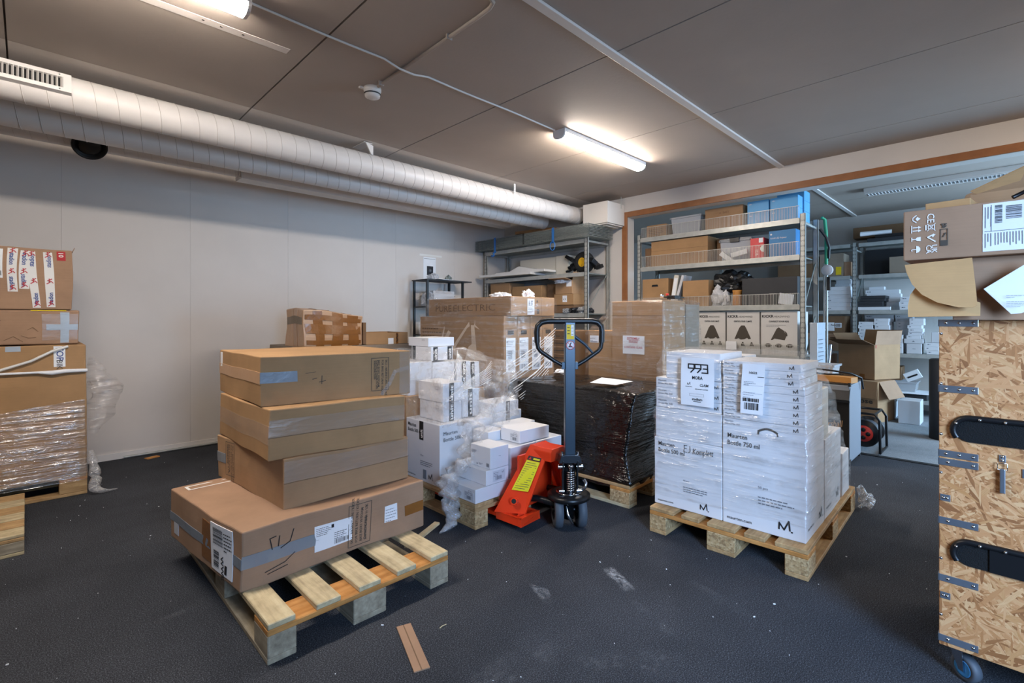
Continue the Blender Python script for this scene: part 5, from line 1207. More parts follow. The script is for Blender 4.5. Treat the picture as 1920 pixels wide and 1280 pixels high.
# fan cartons
def fan(y0, y1, lab, kind):
    c = sc('fan_carton', lab, y0, y1, FX, .36, Z4, .445, 'stone_card', wob=.001, bev=.002); w = y1 - y0
    c.print('side', [T('KICKR', w * .03, .385, .036, 0, .03, 'l', w * .33), T('HEADWIND', w * .38, .385, .026, 0, -.005, 'l', w * .42)], 'ink')
    c.print('side', [T('CONTROL YOUR CLIMATE' if kind == 0 else 'CONNECT YOUR RIDE', w * .5, .335, .026, 0, .02, 'c', w * .55)], 'ink')
    cx = w * .5
    if kind == 0:
        c.print('side', [PL([(cx - .085, .155), (cx - .035, .275), (cx - .015, .30), (cx + .02, .30), (cx + .035, .275), (cx + .085, .16), (cx + .06, .155), (cx + .045, .17), (cx + .02, .155), (cx - .02, .15), (cx - .045, .165), (cx - .06, .155)])], 'ink_soft', 'printed_fan')
        for dx in (-.09, 0, .09): c.print('side', [PL([(cx + dx - .02, .085), (cx + dx - .006, .125), (cx + dx + .006, .125), (cx + dx + .022, .085)])], 'ink_soft', 'printed_icon')
    else:
        c.print('side', [PL([(cx - .075, .155), (cx - .02, .27), (cx, .285), (cx + .05, .25), (cx + .07, .20), (cx + .055, .155), (cx - .04, .17), (cx - .06, .155)]), PL([(cx + .055, .25), (cx + .075, .23), (cx + .08, .20), (cx + .068, .195)])], 'ink_soft', 'printed_fan')
        c.print('side', para(w * .15, .32, w * .7, 2, .014, .003, 3), 'ink_grey', 'small_print')
        for dx in (-.10, 0, .10): c.print('side', [PL([(cx + dx + .033 * math.cos(a * .5236), .10 + .02 * math.sin(a * .5236)) for a in range(12)])], 'ink_soft', 'printed_icon')
    return c
fan(2.165, 2.46, 'left fan carton on the lower rack shelf, printed with a black fan', 0); fan(1.815, 2.15, 'middle fan carton on the lower rack shelf, printed with a black fan', 0); fan(1.46, 1.80, 'right fan carton on the lower rack shelf next to the corner post', 1)
tag(MB().b2((U2X - .018, 2.03, Z4 + .04), (U2X - .006, 2.14, Z4 + .13)).build('shelf_tag', 'paper'), 'white card clipped on the wire front below the middle fan carton', 'tag')
# things hanging at the right end of the rack
t = thing('lashing_strap', 'green and black lashing strap hanging at the right end of the rack', 'strap', (U2X + .46, 1.345, 2.0))
MB().tube([(-.03, .0, .26), (.0, -.02, .24), (.01, -.03, .1), (.015, -.03, -.08), (.02, -.03, -.22)], .016, 6).build('green_webbing', 'green_strap', t)
MB().tube([(-.06, .01, .14), (-.03, -.04, .05), (.0, -.06, -.05), (.02, -.05, -.16)], .013, 6).build('black_webbing', 'black_plastic', t)
MB().lathe([(0, -.01), (.05, -.01), (.055, 0), (.05, .01), (0, .01)], (.03, -.035, -.28), 'x', 24).build('ratchet_disc', 'paper_grey', t)
MB().box((.03, -.05, -.42), (.03, .03, .14)).build('hook', 'black_plastic', t, bevel=.004)
for i, y in enumerate((1.345, 1.322)):
    tag(MB().tube([(U2X + .52, y - .005 * i, .001), (U2X + .53, y, 1.80)], .010, 8).build('steel_tube', 'galvanised'), ('steel tube upright behind the right end of the rack', 'second steel tube beside the rack end')[i], 'tube')
tag(MB().tube([(U2X + .20, 1.30, .001), (U2X + .50, 1.28, .95)], .012, 8).build('steel_tube', 'zinc_strap'), 'steel tube leaning aslant at the right end of the rack', 'tube')
c = sc('blue_carton_flat', 'pale blue printed sheet stack standing at the right end of the rack', 1.29, 1.355, U2X + .03, .3, 0, 1.18, 'tape_pale_blue', wob=.003)
c.print('front', para(.04, 1.05, .2, 12, .04, .008, 3), 'ink_grey', 'small_print')
paperlump('black_bag', 'black bags stuffed between rack end and rear shelves', (U2X + .72, 1.62, -.002), .14, .14, .62, 'black_plastic', 19, 'bag')

# ---- corner rack
U1X = 4.72
shelf_unit('galvanised rack in the corner below the diffuser box', U1X, U1X + .48, 3.50, 5.34, 2.235, (.30, .80, 1.285, 1.775, 2.172))
for bi, (a, b, lab) in enumerate(((4.47, 5.42, 'left bundle of wire mesh panels on top of the corner rack'), (3.40, 4.44, 'right bundle of wire mesh panels on top of the corner rack'))):
    t = thing('wire_panel_bundle', lab, 'wire panels', (4.88, (a + b) / 2, 2.174)); L = b - a; n = 9
    for k in range(n):
        m = MB(); z = .012 + k * .017; x0 = -.26 + .006 * (k % 2)
        for xx in (x0, .22): m.box((xx, 0, z), (.006, L, .006))
        for yy in (-L / 2 + .003, L / 2 - .003): m.box((-.02, yy, z), (.48, .006, .006))
        for q in range(5): m.box((-.15 + .08 * q, 0, z), (.004, L, .004))
        nw = int(L / .022)
        for q in range(nw):
            yy = -L / 2 + L * (q + .5) / nw; m.box((x0 - .003, yy, z + .004), (.003, .003, .015)); 
            if k in (0, n - 1): m.box((-.02, yy, z + .003), (.48, .003, .003))
        m.build('wire_panel', 'galvanised_dark', t)
    y = (.05, .02)[bi]
    MB().box((-.272, y, .07), (.004, .035, .19)).build('strap', 'blue_strap', t)
    if bi == 0: MB().tube([(-.275, y - .02, -.03), (-.28, y + .02, -.05), (-.285, y, -.08), (-.28, y + .03, -.09), (-.275, y + .06, -.08)], .014, 8).build('strap_knot', 'blue_strap', t)
    else: MB().tube([(-.28, y + .04 * math.cos(q * .5236), -.06 + .055 * math.sin(q * .5236)) for q in range(12)], .006, 6, closed=True).build('strap_loop', 'blue_strap', t)
o = MB().box((0, 0, .02), (.14, .62, .035)).build('oak_board', 'oak_board', None, (4.80, 4.38, 2.352), R(8)); tag(o, 'brown wooden board lying on the wire panel bundles', 'board')
o = MB().box((0, 0, .016), (.42, .95, .03), (0, R(2), R(4))).build('foam_sheet', 'styrofoam', None, (4.84, 4.86, 1.795)); tag(o, 'long thin foam sheet sticking out of the corner rack', 'foam sheet')
o = MB().prism([(-.48, .0), (.45, .0), (.45, .03), (.16, .035), (-.02, .095), (-.30, .04), (-.48, .03)], -.18, .18, 'x').build('foam_sheet', 'styrofoam', None, (4.92, 4.68, 1.832)); tag(o, 'bent white foam sheet on the corner rack', 'foam sheet')
c = sc('white_carton', 'long white carton behind the foam sheets on the corner rack', 4.20, 4.87, 4.98, .14, 1.777, .265, 'cream_card', wob=.002)
c = sc('white_carton', 'short white carton end behind the foam sheets on the corner rack', 3.98, 4.19, 4.96, .18, 1.777, .265, 'cream_card', wob=.002)
t = thing('robot_wheel', 'black tyre with yellow hub and dark machine parts on the corner rack', 'wheel', (4.90, 3.68, 1.777))
MB().lathe([(.05, -.05), (.09, -.06), (.125, -.045), (.135, -.015), (.135, .015), (.125, .045), (.09, .06), (.05, .05)], (0, 0, .136), 'x', 36).build('tyre', 'rubber_dark', t)
MB().lathe([(0, -.045), (.03, -.045), (.05, -.055), (.06, -.05), (.06, .05), (0, .05)], (0, 0, .136), 'x', 24).build('hub', 'yellow_hub', t)
rk = random.Random(4)
for k in range(12):
    y = (.17 + rk.uniform(-.04, .1)) * (1 if k < 8 else -1); z = rk.uniform(.04, .24); MB().box((rk.uniform(-.05, .08), y, z), (rk.uniform(.04, .12), rk.uniform(.03, .09), rk.uniform(.02, .06)), (rk.uniform(-.6, .6), rk.uniform(-.5, .5), 0)).build('machine_part', 'black_plastic' if k % 3 else 'steel_dark', t, bevel=.003)
for (lab, a, b, x0, dx, z, h, m) in (('brown carton at the left of the third corner rack shelf', 4.86, 5.25, 4.76, .3, 1.287, .43, 'kraft'), ('low brown carton in the middle of the third corner rack shelf', 4.28, 4.83, 4.78, .3, 1.287, .37, 'kraft_ochre'),
      ('dark carton deep in the third corner rack shelf', 4.02, 4.26, 4.86, .28, 1.287, .38, 'kraft_dark')): sc('carton', lab, a, b, x0, dx, z, h, m)
c = sc('carton', 'lower carton with a small white label on the third corner rack shelf', 3.74, 4.05, 4.76, .3, 1.39, .135, 'kraft_ochre'); c.slab('side', .14, .035, .21, .115, 'paper'); c.print('side', [T('4 X', .15, .06, .03, 0, .01)], 'ink')
sc('cardboard_tray', 'flat cardboard tray under the small labelled carton', 3.74, 4.05, 4.77, .3, 1.287, .10, 'kraft_dark')
c = sc('open_carton', 'open carton spilling white paper on the third corner rack shelf', 3.76, 4.03, 4.76, .28, 1.5265, .17, 'kraft', top=False); c.flap('side', .14, 8); c.flap('right', .12, 85); c.slab('side', .18, .09, .26, .165, 'paper')
c.flap('front', .10, 80)
paperlump('packing_paper', 'white packing paper spilling out of the open carton', (4.78, 3.93, 1.66), .09, .09, .035, seed=22)
for i, (y, s_) in enumerate(((3.88, .05), (3.78, .06), (3.68, .065), (3.60, .05))):
    paperlump('bagged_part', ('%s clear bag of metal parts on the third corner rack shelf' % ('leftmost', 'second', 'third', 'rightmost')[i]), (4.745 + .03 * i, y - .05, 1.287), s_, s_, s_ * .75, 'steel_dark' if i % 2 else 'grey_plastic', 30 + i, 'bag')

# ---- small black rack before the long wall
t = thing('black_rack', 'small black metal rack standing at the long wall', 'shelf', (3.82, 5.22, 0))
for sx in (-1, 1):
    for sy in (-1, 1): MB().b2((sx * .28 - .013, sy * .145 - .013, 0), (sx * .28 + .013, sy * .145 + .013, 1.70)).build('leg', 'black_metal', t)
for z in (.25, .65, 1.02, 1.375): MB().b2((-.29, -.155, z - .015), (.29, .155, z)).build('shelf', 'black_metal', t)
MB().b2((-.30, -.17, 1.70), (.42, .17, 1.714)).build('top_board', 'black_board', t)
paperlump('clear_bag', 'clear plastic bag on the middle shelf of the black rack', (3.62, 5.18, 1.377), .07, .10, .12, 'frosted_plastic', 41, 'bag')
tag(MB().box((0, 0, .10), (.36, .16, .20)).build('white_box', 'pale_card', None, (3.86, 5.25, 1.377), R(5)), 'white box on the middle shelf of the black rack', 'box')
paperlump('white_bag', 'white bag on the lower shelf of the black rack', (3.66, 5.16, 1.022), .09, .10, .11, 'paper', 44, 'bag')
paperlump('clear_bag', 'crumpled clear bag on top of the black rack', (3.68, 5.14, 1.716), .07, .07, .05, 'frosted_plastic', 42, 'bag')
paperlump('steel_scrap', 'small metal clamp on top of the black rack', (3.96, 5.20, 1.716), .045, .04, .045, 'galvanised_dark', 43, 'tool')
o = MB().box((0, 0, .003), (.28, .20, .005)).build('paper_sheet', 'paper', None, (3.77, 5.12, 1.7145), R(15)); tag(o, 'white sheet of paper on top of the black rack', 'paper')
t = thing('wall_poster', 'small white sheet with a black picture on the long wall', 'poster', (3.83, YB, 1.74)); MB().b2((-.10, -.004, 0), (.10, -.001, .30)).build('sheet', 'paper', t); MB().b2((-.045, -.0055, .06), (.055, -.004, .18)).build('picture', 'ink', t)
MB().lathe([(0, 0), (.03, 0), (.02, .001), (0, .001)], (.01, -.0062, .12), 'y', 16).build('picture_motif', 'ink_grey', t); MB().b2((-.09, -.0055, .275), (.09, -.004, .279)).build('printed_line', 'ink_grey', t)
MB().b2((-.16, -.003, .31), (.20, -.001, .335)).build('tape', 'tape_white', t)
tag(MB().b2((4.02, YB - .02, 1.52), (4.24, YB - .001, 1.53)).build('wall_rail', 'black_metal'), 'short dark rail on the long wall right of the black rack', 'rail')
# =================================================================== adjoining room
AX = 7.90
shelf_unit('tall galvanised shelving along the rear of the adjoining room', AX, AX + .5, -.40, 3.25, 2.235, (.20, .775, 1.33, 1.80, 2.225), bays=[1.445], slots=True)
BX = AX + .03
c = sc('long_carton', 'long brown carton on top of the rear shelving', -.3, 1.50, BX + .2, .22, 2.32, .15, 'kraft_dark')
c.slab('side', .58, 0, .66, .148, 'tape_brown', 'tape')
for i, (a, b, z, h, m) in enumerate(((-.3, 1.30, 2.2265, .045, 'black_board'), (-.25, 1.22, 2.272, .04, 'black_plastic'))): sc('flat_screen_box', ('lower black flat panel on top of the rear shelving', 'upper black flat panel on top of the rear shelving')[i], a, b, BX - .05, .40, z, h, m, wob=.002)
tag(MB().tube([(BX - .02, 1.38, 2.345), (BX + .0, 1.05, 2.34)], .03, 14).build('white_roll', 'paper'), 'white paper roll end on top of the rear shelving', 'roll')
c = sc('carton', 'brown carton with yellow sticker on the rear shelving', 1.575, 1.86, BX, .35, 1.801, .315, 'kraft_grey'); c.slab('side', .195, .02, .26, .13, 'yellow_label', 'sticker'); c.slab('side', .06, .16, .10, .31, 'paper', 'label', skew=.06); c.print('side', [T('Pure', .09, .30, .045, -85, .02)], 'ink', lift=.003); c.slab('side', .055, .005, .10, .08, 'paper', 'label')
sc('carton', 'small brown carton right of the yellow stickered one', 1.49, 1.57, BX, .2, 1.801, .19, 'kraft_pink'); 
sc('carton', 'brown carton further left on the second rear shelf', 1.88, 2.4, BX, .35, 1.801, .30, 'kraft_dark')
sc('carton', 'flat brown carton in the right bay of the second rear shelf', .45, 1.075, BX, .3, 1.801, .215, 'kraft_grey')
sc('grey_panel', 'grey board leaning in the right bay of the rear shelving', .5, 1.40, BX + .36, .05, 1.801, .36, 'black_board', wob=.0)
def stack(y0, y1, z0, n, h, x0, dx, where, grp, mat='white_card', jit=.012, txt=True, name='white_flat_carton'):
    od = ('lowest', 'second', 'third', 'fourth', 'fifth', 'sixth', 'seventh', 'eighth', 'ninth', 'tenth', 'eleventh')
    for k in range(n):
        j = random.uniform(-jit, jit); c = Carton(name, '%s flat carton from below, %s' % (od[k], where), (x0 + random.uniform(0, jit), y0 + j), dx, y1 - y0, z0 + k * (h + .0006), h, mat, wob=.0008, bev=.0015, group=grp)
        if txt: c.print('side', para(.02, h * .75, (y1 - y0) * .3, 1, h * .3, h * .2, k) , 'ink_grey', 'small_print')
stack(1.50, 1.815, 1.331, 6, .054, BX, .3, 'left white stack, third rear shelf', 'white cartons on the third rear shelf')
stack(1.56, 1.74, 1.331, 9, .054, BX + .33, .12, 'hindmost white stack, third rear shelf', 'rear white cartons on the third rear shelf', 'pale_card', txt=False)
stack(1.13, 1.40, 1.375, 4, .036, BX - .01, .28, 'black stack, third rear shelf', 'black flat cartons on the third rear shelf', 'black_board', .02, False, 'black_flat_carton')
c = sc('white_carton', 'long white carton under the black flat cartons', 1.06, 1.41, BX - .01, .3, 1.331, .042, 'white_card', wob=.001)
stack(1.00, 1.37, 1.331, 5, .055, BX + .30, .14, 'white stack behind the black cartons', 'white cartons behind the black ones', 'white_card')
c = sc('white_carton', 'small white carton topping the stack behind the black cartons', 1.17, 1.34, BX + .31, .12, 1.609, .045, 'white_card', wob=.001)
stack(.78, .96, 1.331, 3, .055, BX, .25, 'short white stack, right of third rear shelf', 'short white stack on the third rear shelf')
R4 = .776
stack(1.245, 1.405, R4, 9, .044, BX, .2, 'front left white stack, fourth rear shelf', 'front left white stack')
stack(1.085, 1.24, R4, 10, .044, BX, .2, 'second front white stack, fourth rear shelf', 'second front white stack')
stack(1.07, 1.38, R4, 11, .044, BX + .24, .2, 'grey hindmost stack, fourth rear shelf', 'grey rear stack', 'pale_card')
stack(.86, 1.04, R4, 11, .044, BX + .24, .2, 'dim hindmost stack mid fourth rear shelf', 'dim rear stack', 'pale_card')
c = sc('white_carton', 'square white carton under the loose flat cartons on the fourth rear shelf', .75, .90, BX, .2, R4, .13, 'pale_card', wob=.001); c.print('side', [B(.06, .06, .03, .004)], 'ink_grey', 'printed_mark')
c = sc('white_gift_box', 'white lid box on the square white carton', .735, .925, BX - .005, .22, R4 + .131, .058, 'pale_card', wob=.001); c.print('side', [PL([(.08, .02), (.095, .035), (.11, .02)])], 'ink_grey', 'printed_mark')
stack(.75, .89, R4 + .19, 6, .042, BX, .2, 'crooked white stack above the square carton', 'crooked white stack', jit=.02)
c = sc('white_carton', 'white carton with printed side behind the open brown carton', .935, 1.02, BX, .2, R4, .235, 'white_card', wob=.001); c.print('side', para(.02, .2, .05, 8, .022, .008, 5), 'ink_grey', 'small_print')
stack(.58, .715, R4, 3, .048, BX, .2, 'right end white stack, fourth rear shelf', 'right end white stack')
c = sc('white_carton', 'white carton tilted against the crooked stack', .58, .66, BX, .15, R4 + .147, .13, 'pale_card', wob=.001)
# left bay lower: brown cartons
c = sc('carton', 'brown carton with shipping label on the fourth rear shelf', 1.56, 1.95, BX, .35, 1.02, .235, 'kraft_dark'); c.slab('side', .15, .03, .27, .145, 'paper'); c.slab('side', .28, .075, .355, .14, 'paper'); c.print('side', barcode(.285, .085, .06, .045, 16, 4) + [T('Pure', .23, .10, .03, 0, .02)] + para(.155, .14, .05, 4, .02, .006, 3), 'ink')
c = sc('carton', 'large brown carton under the labelled one in the left bay', 1.48, 2.1, BX - .02, .4, .776, .24, 'kraft_pink')
c = sc('carton', 'brown carton in front of the left bay', 1.62, 2.2, 7.38, .42, .45, .30, 'kraft_pink'); 
c = sc('carton', 'grey brown carton on the floor in front of the left bay', 1.60, 2.2, 7.36, .44, 0, .445, 'kraft_grey')
paperlump('torn_plastic', 'torn clear plastic on the brown cartons of the left bay', (7.50, 1.72, .752), .14, .10, .08, 'clear_plastic', 51, 'plastic')
# open cartons on the floor of the adjoining room
lo = Carton('open_carton', 'lower open brown carton with black lettering in the adjoining room', (7.05, 1.06), .43, .50, -.002, .48, 'kraft', rz=-14, wob=.004)
lo.print('side', [T('ose', .31, .22, .075, 0, .03, 'l', .14)], 'ink_soft'); lo.flap('front', .22, -62, 'kraft_pink', a=.05, b=1.0); lo.flap('side', .20, -78, 'kraft', a=.0, b=1.0)
lo.slab('side', .25, .45, .31, .479, 'tape_brown', 'tape')
up = Carton('open_carton', 'upper open brown carton with flaps up in the adjoining room', (7.20, 1.115), .45, .45, .485, .42, 'kraft', rz=-25, wob=.005, top=False)
up.flap('front', .17, 82, 'kraft_pink'); up.flap('side', .20, 18, 'kraft_dark'); up.flap('right', .18, 75, 'kraft'); up.flap('back', .15, 60, 'kraft_dark')
up.slab('side', .27, 0, .33, .06, 'tape_brown', 'tape'); up.print('front', [LN([(.02, .38), (.02, .42)], .012)], 'ink_red', 'red_mark'); up.flap('back', .14, 30, 'kraft_dark', a=.5)
# bins and boxes under the rear shelf
bin_('small white plastic bin on the floor under the rear shelving', .96, 1.12, 7.62, .2, -.001, .22, 'grey_plastic_light', 'grey_plastic_light', False)
c = sc('white_carton', 'white folded box standing on the floor under the rear shelving', .70, .90, 7.25, .3, -.001, .27, 'pale_card', wob=.005)
c = sc('carton', 'brown carton on the lowest rear shelf', .95, 1.15, BX, .3, .43, .17, 'kraft_dark'); 
bin_('clear plastic box on the lowest rear shelf', .80, 1.08, BX - .02, .3, .30, .12, 'clear_plastic', 'frosted_plastic', False)
tag(MB().box((0, 0, .01), (.30, .40, .02)).build('white_tray', 'paper', None, (BX + .1, .88, .275), R(6)), 'white tray on the lowest rear shelf', 'tray')
sc('black_box', 'black box under the white tray on the lowest rear shelf', .7, 1.1, BX, .3, .2015, .062, 'black_board', wob=.0)
o = MB().box((0, 0, .07), (.05, .16, .11), (R(-28), 0, 0)).build('white_box_tilted', 'paper', None, (BX + .03, .84, .43)); tag(o, 'tilted white box with a black slot on the lowest rear shelf', 'box'); MB().box((-.0265, 0, .065), (.002, .11, .02), (R(-28), 0, 0)).build('slot', 'ink', o)
t = thing('black_roll', 'tall black roll standing beside the wooden crate', 'roll', (6.62, .44, -.002)); MB().lathe([(.0, 0), (.13, 0), (.13, .80), (.115, .812), (.0, .812)], n=32).build('cover', 'black_board', t); MB().lathe([(0, .813), (.05, .813), (.05, .83), (0, .83)], n=20).build('core', 'black_plastic', t)
# =================================================================== amplifier, reel and tray
t = thing('guitar_amplifier', 'black and grey guitar amplifier beside the wrapped bottle pallet', 'amplifier', (5.065, 1.18, 0))
MB().b2((-.22, -.262, .02), (.22, .262, .665)).build('cabinet', 'grey_vinyl', t, bevel=.008)
MB().b2((-.228, -.258, .03), (-.2205, .258, .52)).build('speaker_grille', 'grille', t)
MB().b2((-.232, -.262, .52), (-.2205, .262, .535)).build('trim_strip', 'black_plastic', t)
p = MB().quad([(-.235, -.262, .535), (-.235, .262, .535), (-.19, .262, .64), (-.19, -.262, .64)], -.02).build('control_panel', 'black_leather', t)
for k in range(9): MB().lathe([(0, 0), (.010, 0), (.008, .016), (0, .016)], (-.228, -.20 + k * .045, .585), 'x', 12).build('knob', 'chrome', p)
MB().b2((-.22, -.262, .6655), (.22, .262, .675)).build('top_cover', 'black_leather', t, bevel=.003)
for sx in (-1, 1):
    for sy in (-1, 1): MB().b2((sx * .20 - .02, sy * .24 - .02, 0), (sx * .20 + .02, sy * .24 + .02, .02)).build('foot', 'rubber_dark', t)
v2, f2 = flat([T('Marshall', 0, 0, .075, 6, 0, 'l', .17, .3)]); me = bpy.data.meshes.new('logo'); me.from_pydata([(-.2295, -.05 - u, .30 + v) for u, v in v2], [], f2); obj('logo_script', me, 'kraft_fresh', t)
for z in (.02, .655): MB().b2((-.225, -.268, z), (-.20, -.25, z + .03)).build('corner_guard', 'black_plastic', t)
o = MB().box((0, 0, .025), (.12, .36, .048)).build('wooden_bar', 'wood_block_orange', None, (4.98, 1.08, .6765), R(-12)); tag(o, 'honey coloured wooden bar lying on the guitar amplifier', 'wood')
bin_('clear plastic tray on the guitar amplifier', 1.08, 1.40, 5.06, .26, .6765, .13, 'clear_plastic', 'frosted_plastic', False)
tag(MB().tube([(5.02, 1.36, .76), (5.0, 1.22, .775), (5.04, 1.06, .76), (5.12, .96, .74), (5.2, .90, .70), (5.25, .895, .60)], .008, 8).build('black_cable', 'black_plastic'), 'black cable draped over the guitar amplifier', 'cable')
tag(MB().tube([(4.95, 1.30, .735), (4.98, 1.20, .738), (4.96, 1.10, .735), (5.02, 1.0, .737)], .007, 8).build('black_cable', 'black_plastic'), 'second black cable lying along the wooden bar', 'cable')
t = thing('cable_reel', 'black cable reel with red socket face beside the amplifier', 'cable reel', (5.60, .93, 0))
MB().lathe([(.0, -.14), (.12, -.14), (.125, -.125), (.12, -.11), (.06, -.11), (.06, .11), (.12, .11), (.125, .125), (.12, .14), (0, .14)], (0, 0, .165), 'x', 32).build('drum', 'black_plastic', t)
rd = MB().lathe([(0, -.146), (.072, -.146), (.075, -.139), (0, -.139)], (0, 0, .165), 'x', 28).build('socket_face', 'red_plastic', t)
for a in range(4): MB().lathe([(0, -.1475), (.019, -.1475), (.019, -.1455), (0, -.1455)], (0, .036 * math.cos(a * 1.571), .165 + .036 * math.sin(a * 1.571)), 'x', 14).build('socket', 'soot_black', rd)
MB().tube([(-.10 + .20 * k / 200, .085 * math.cos(k * .42), .165 + .085 * math.sin(k * .42)) for k in range(201)], .011, 6).build('wound_cable', 'rubber', t)
for sx in (-.17, .17): MB().tube([(sx, -.13, .012), (sx, -.125, .30), (sx, -.09, .355), (sx, .09, .355), (sx, .125, .30), (sx, .13, .012)], .011, 8).build('frame_hoop', 'black_metal', t)
for y, z in ((-.13, .012), (.13, .012), (-.09, .355), (.09, .355)): MB().tube([(-.17, y, z), (.17, y, z)], .010, 8).build('frame_bar', 'black_metal', t)

# =================================================================== OSB crate on castors
CX, CY0, CY1 = 2.20, -.62, .163
t = thing('osb_crate', 'tall crate of coarse strand board on castors at the right edge', 'crate', (CX, CY1, 0))
MB().b2((0, CY0 - CY1, .118), (.62, 0, 1.214)).build('box_panel', 'osb', t, bevel=.002)
def pl(y0, z0, y1, z1, th, mat, name, parent=t, bev=0): return MB().b2((-th, y0 - CY1, z0), (-.0004, y1 - CY1, z1)).build(name, mat, parent, bevel=bev)
def screw(y, z, par, x=-.003): return MB().lathe([(0, -.0035), (.003, -.003), (.0052, 0)], (x, y - CY1, z), 'x', 12).build('screw', 'chrome', par)
for i, z in enumerate((1.205, .984, .766, .738, .540, .346, .143)):
    st_ = pl(.066, z - .0115, .165, z + .0115, .003, 'zinc_strap', 'corner_strap', bev=.001)
    MB().b2((-.003, .0, z - .0115), (.02, .0022, z + .0115)).build('strap_return', 'zinc_strap', st_)
    for yy in ((.145, .112, .078) if i < 3 else (.140, .078)): screw(yy, z, st_)
for z in (.617, .288):
    p_ = pl(.134, z - .011, .160, z + .011, .003, 'zinc_strap', 'small_plate', bev=.001); screw(.152, z, p_); screw(.142, z, p_)
for z in (1.17, 1.0, .83, .70, .41, .22): screw(.158, z, t, 0)
# recessed hand slots with black shells
for z, felt in ((.852, .0), (.445, .06)):
    n = 14; out = []
    for k in range(n + 1): a = math.pi / 2 + math.pi * k / n; out.append((.098 - CY1 + .0 - .0, z))
    rad = .038
    pts = [(-.55 - CY1 + CY1, z + rad)]
    ring = [( -.50 - .0, z - rad), (-.50, z + rad)] + [(.085 - CY1 + .0 + rad * 1.0 * math.sin(math.pi * k / n), z + rad * math.cos(math.pi * k / n)) for k in range(n + 1)]
    MB().prism(ring, -.0045, -.0003, 'x').build('slot_felt', 'black_felt', t)
    rim = [(-.004, -.50, z + rad + .004)] + [(-.006, .085 - CY1 + (rad + .004) * math.sin(math.pi * k / n), z + (rad + .004) * math.cos(math.pi * k / n)) for k in range(n // 2 + 4)]
    rm = MB().tube(rim, .0095, 8).build('slot_rim', 'black_plastic', t)
    if felt: MB().prism([(-.50, z - rad), (-.50, z + rad), (.04 - CY1, z + rad), (.04 - CY1, z - rad)], -.009, -.0046, 'x').build('slot_shell', 'black_plastic', t)
    for y in (.115, .058, .0): MB().lathe([(0, -.019), (.004, -.018), (.005, -.014)], (0, y - CY1 + .004, z + rad + .002 - (.018 if y > .1 else 0)), 'x', 12).build('rivet', 'chrome', rm)
# toggle latch
la = pl(.003, .765, .019, .787, .004, 'zinc_strap', 'latch_plate', bev=.001); screw(.011, .782, la, -.004); screw(.011, .771, la, -.004)
MB().tube([(-.008, .022 - CY1, .762), (-.010, .022 - CY1, .742), (-.010, 0 - CY1, .742), (-.008, 0 - CY1, .762)], .0018, 8, closed=True).build('latch_loop', 'chrome', la)
MB().b2((-.013, .004 - CY1, .668), (-.006, .017 - CY1, .745)).build('latch_lever', 'zinc_strap', la, bevel=.002)
pl(-.040, .725, -.033, .752, .003, 'zinc_strap', 'hinge_plate')
# castors
for i, (x, y) in enumerate(((.065, -.05), (.075, CY0 - CY1 + .06), (.55, -.05), (.55, CY0 - CY1 + .06))):
    ca = MB().lathe([(.0, .118), (.03, .118), (.03, .105), (.022, .10), (0, .10)], n=20).build('castor', 'zinc_strap', t, (x, y, 0), R((52, 20, 70, -30)[i]))
    MB().b2((-.035, -.03, .1165), (.035, .03, .1195)).build('castor_plate', 'zinc_strap', ca)
    MB().prism([(-.022, .105), (.022, .105), (-.012, .035), (-.028, .035)], -.021, -.018, 'y').prism([(-.022, .105), (.022, .105), (-.012, .035), (-.028, .035)], .018, .021, 'y').build('castor_fork', 'chrome', ca)
    MB().lathe([(.0, -.012), (.026, -.013), (.03, -.016), (.041, -.014), (.0425, 0), (.041, .014), (.03, .016), (.026, .013), (0, .012)], (-.020, 0, .0428), 'y', 28).build('castor_wheel', 'rubber', ca)
    MB().lathe([(.0, -.0165), (.022, -.015), (.027, -.0165), (.027, .0165), (.022, .015), (0, .0165)], (-.020, 0, .0428), 'y', 24).build('castor_hub', 'blue_carton_dark', ca)
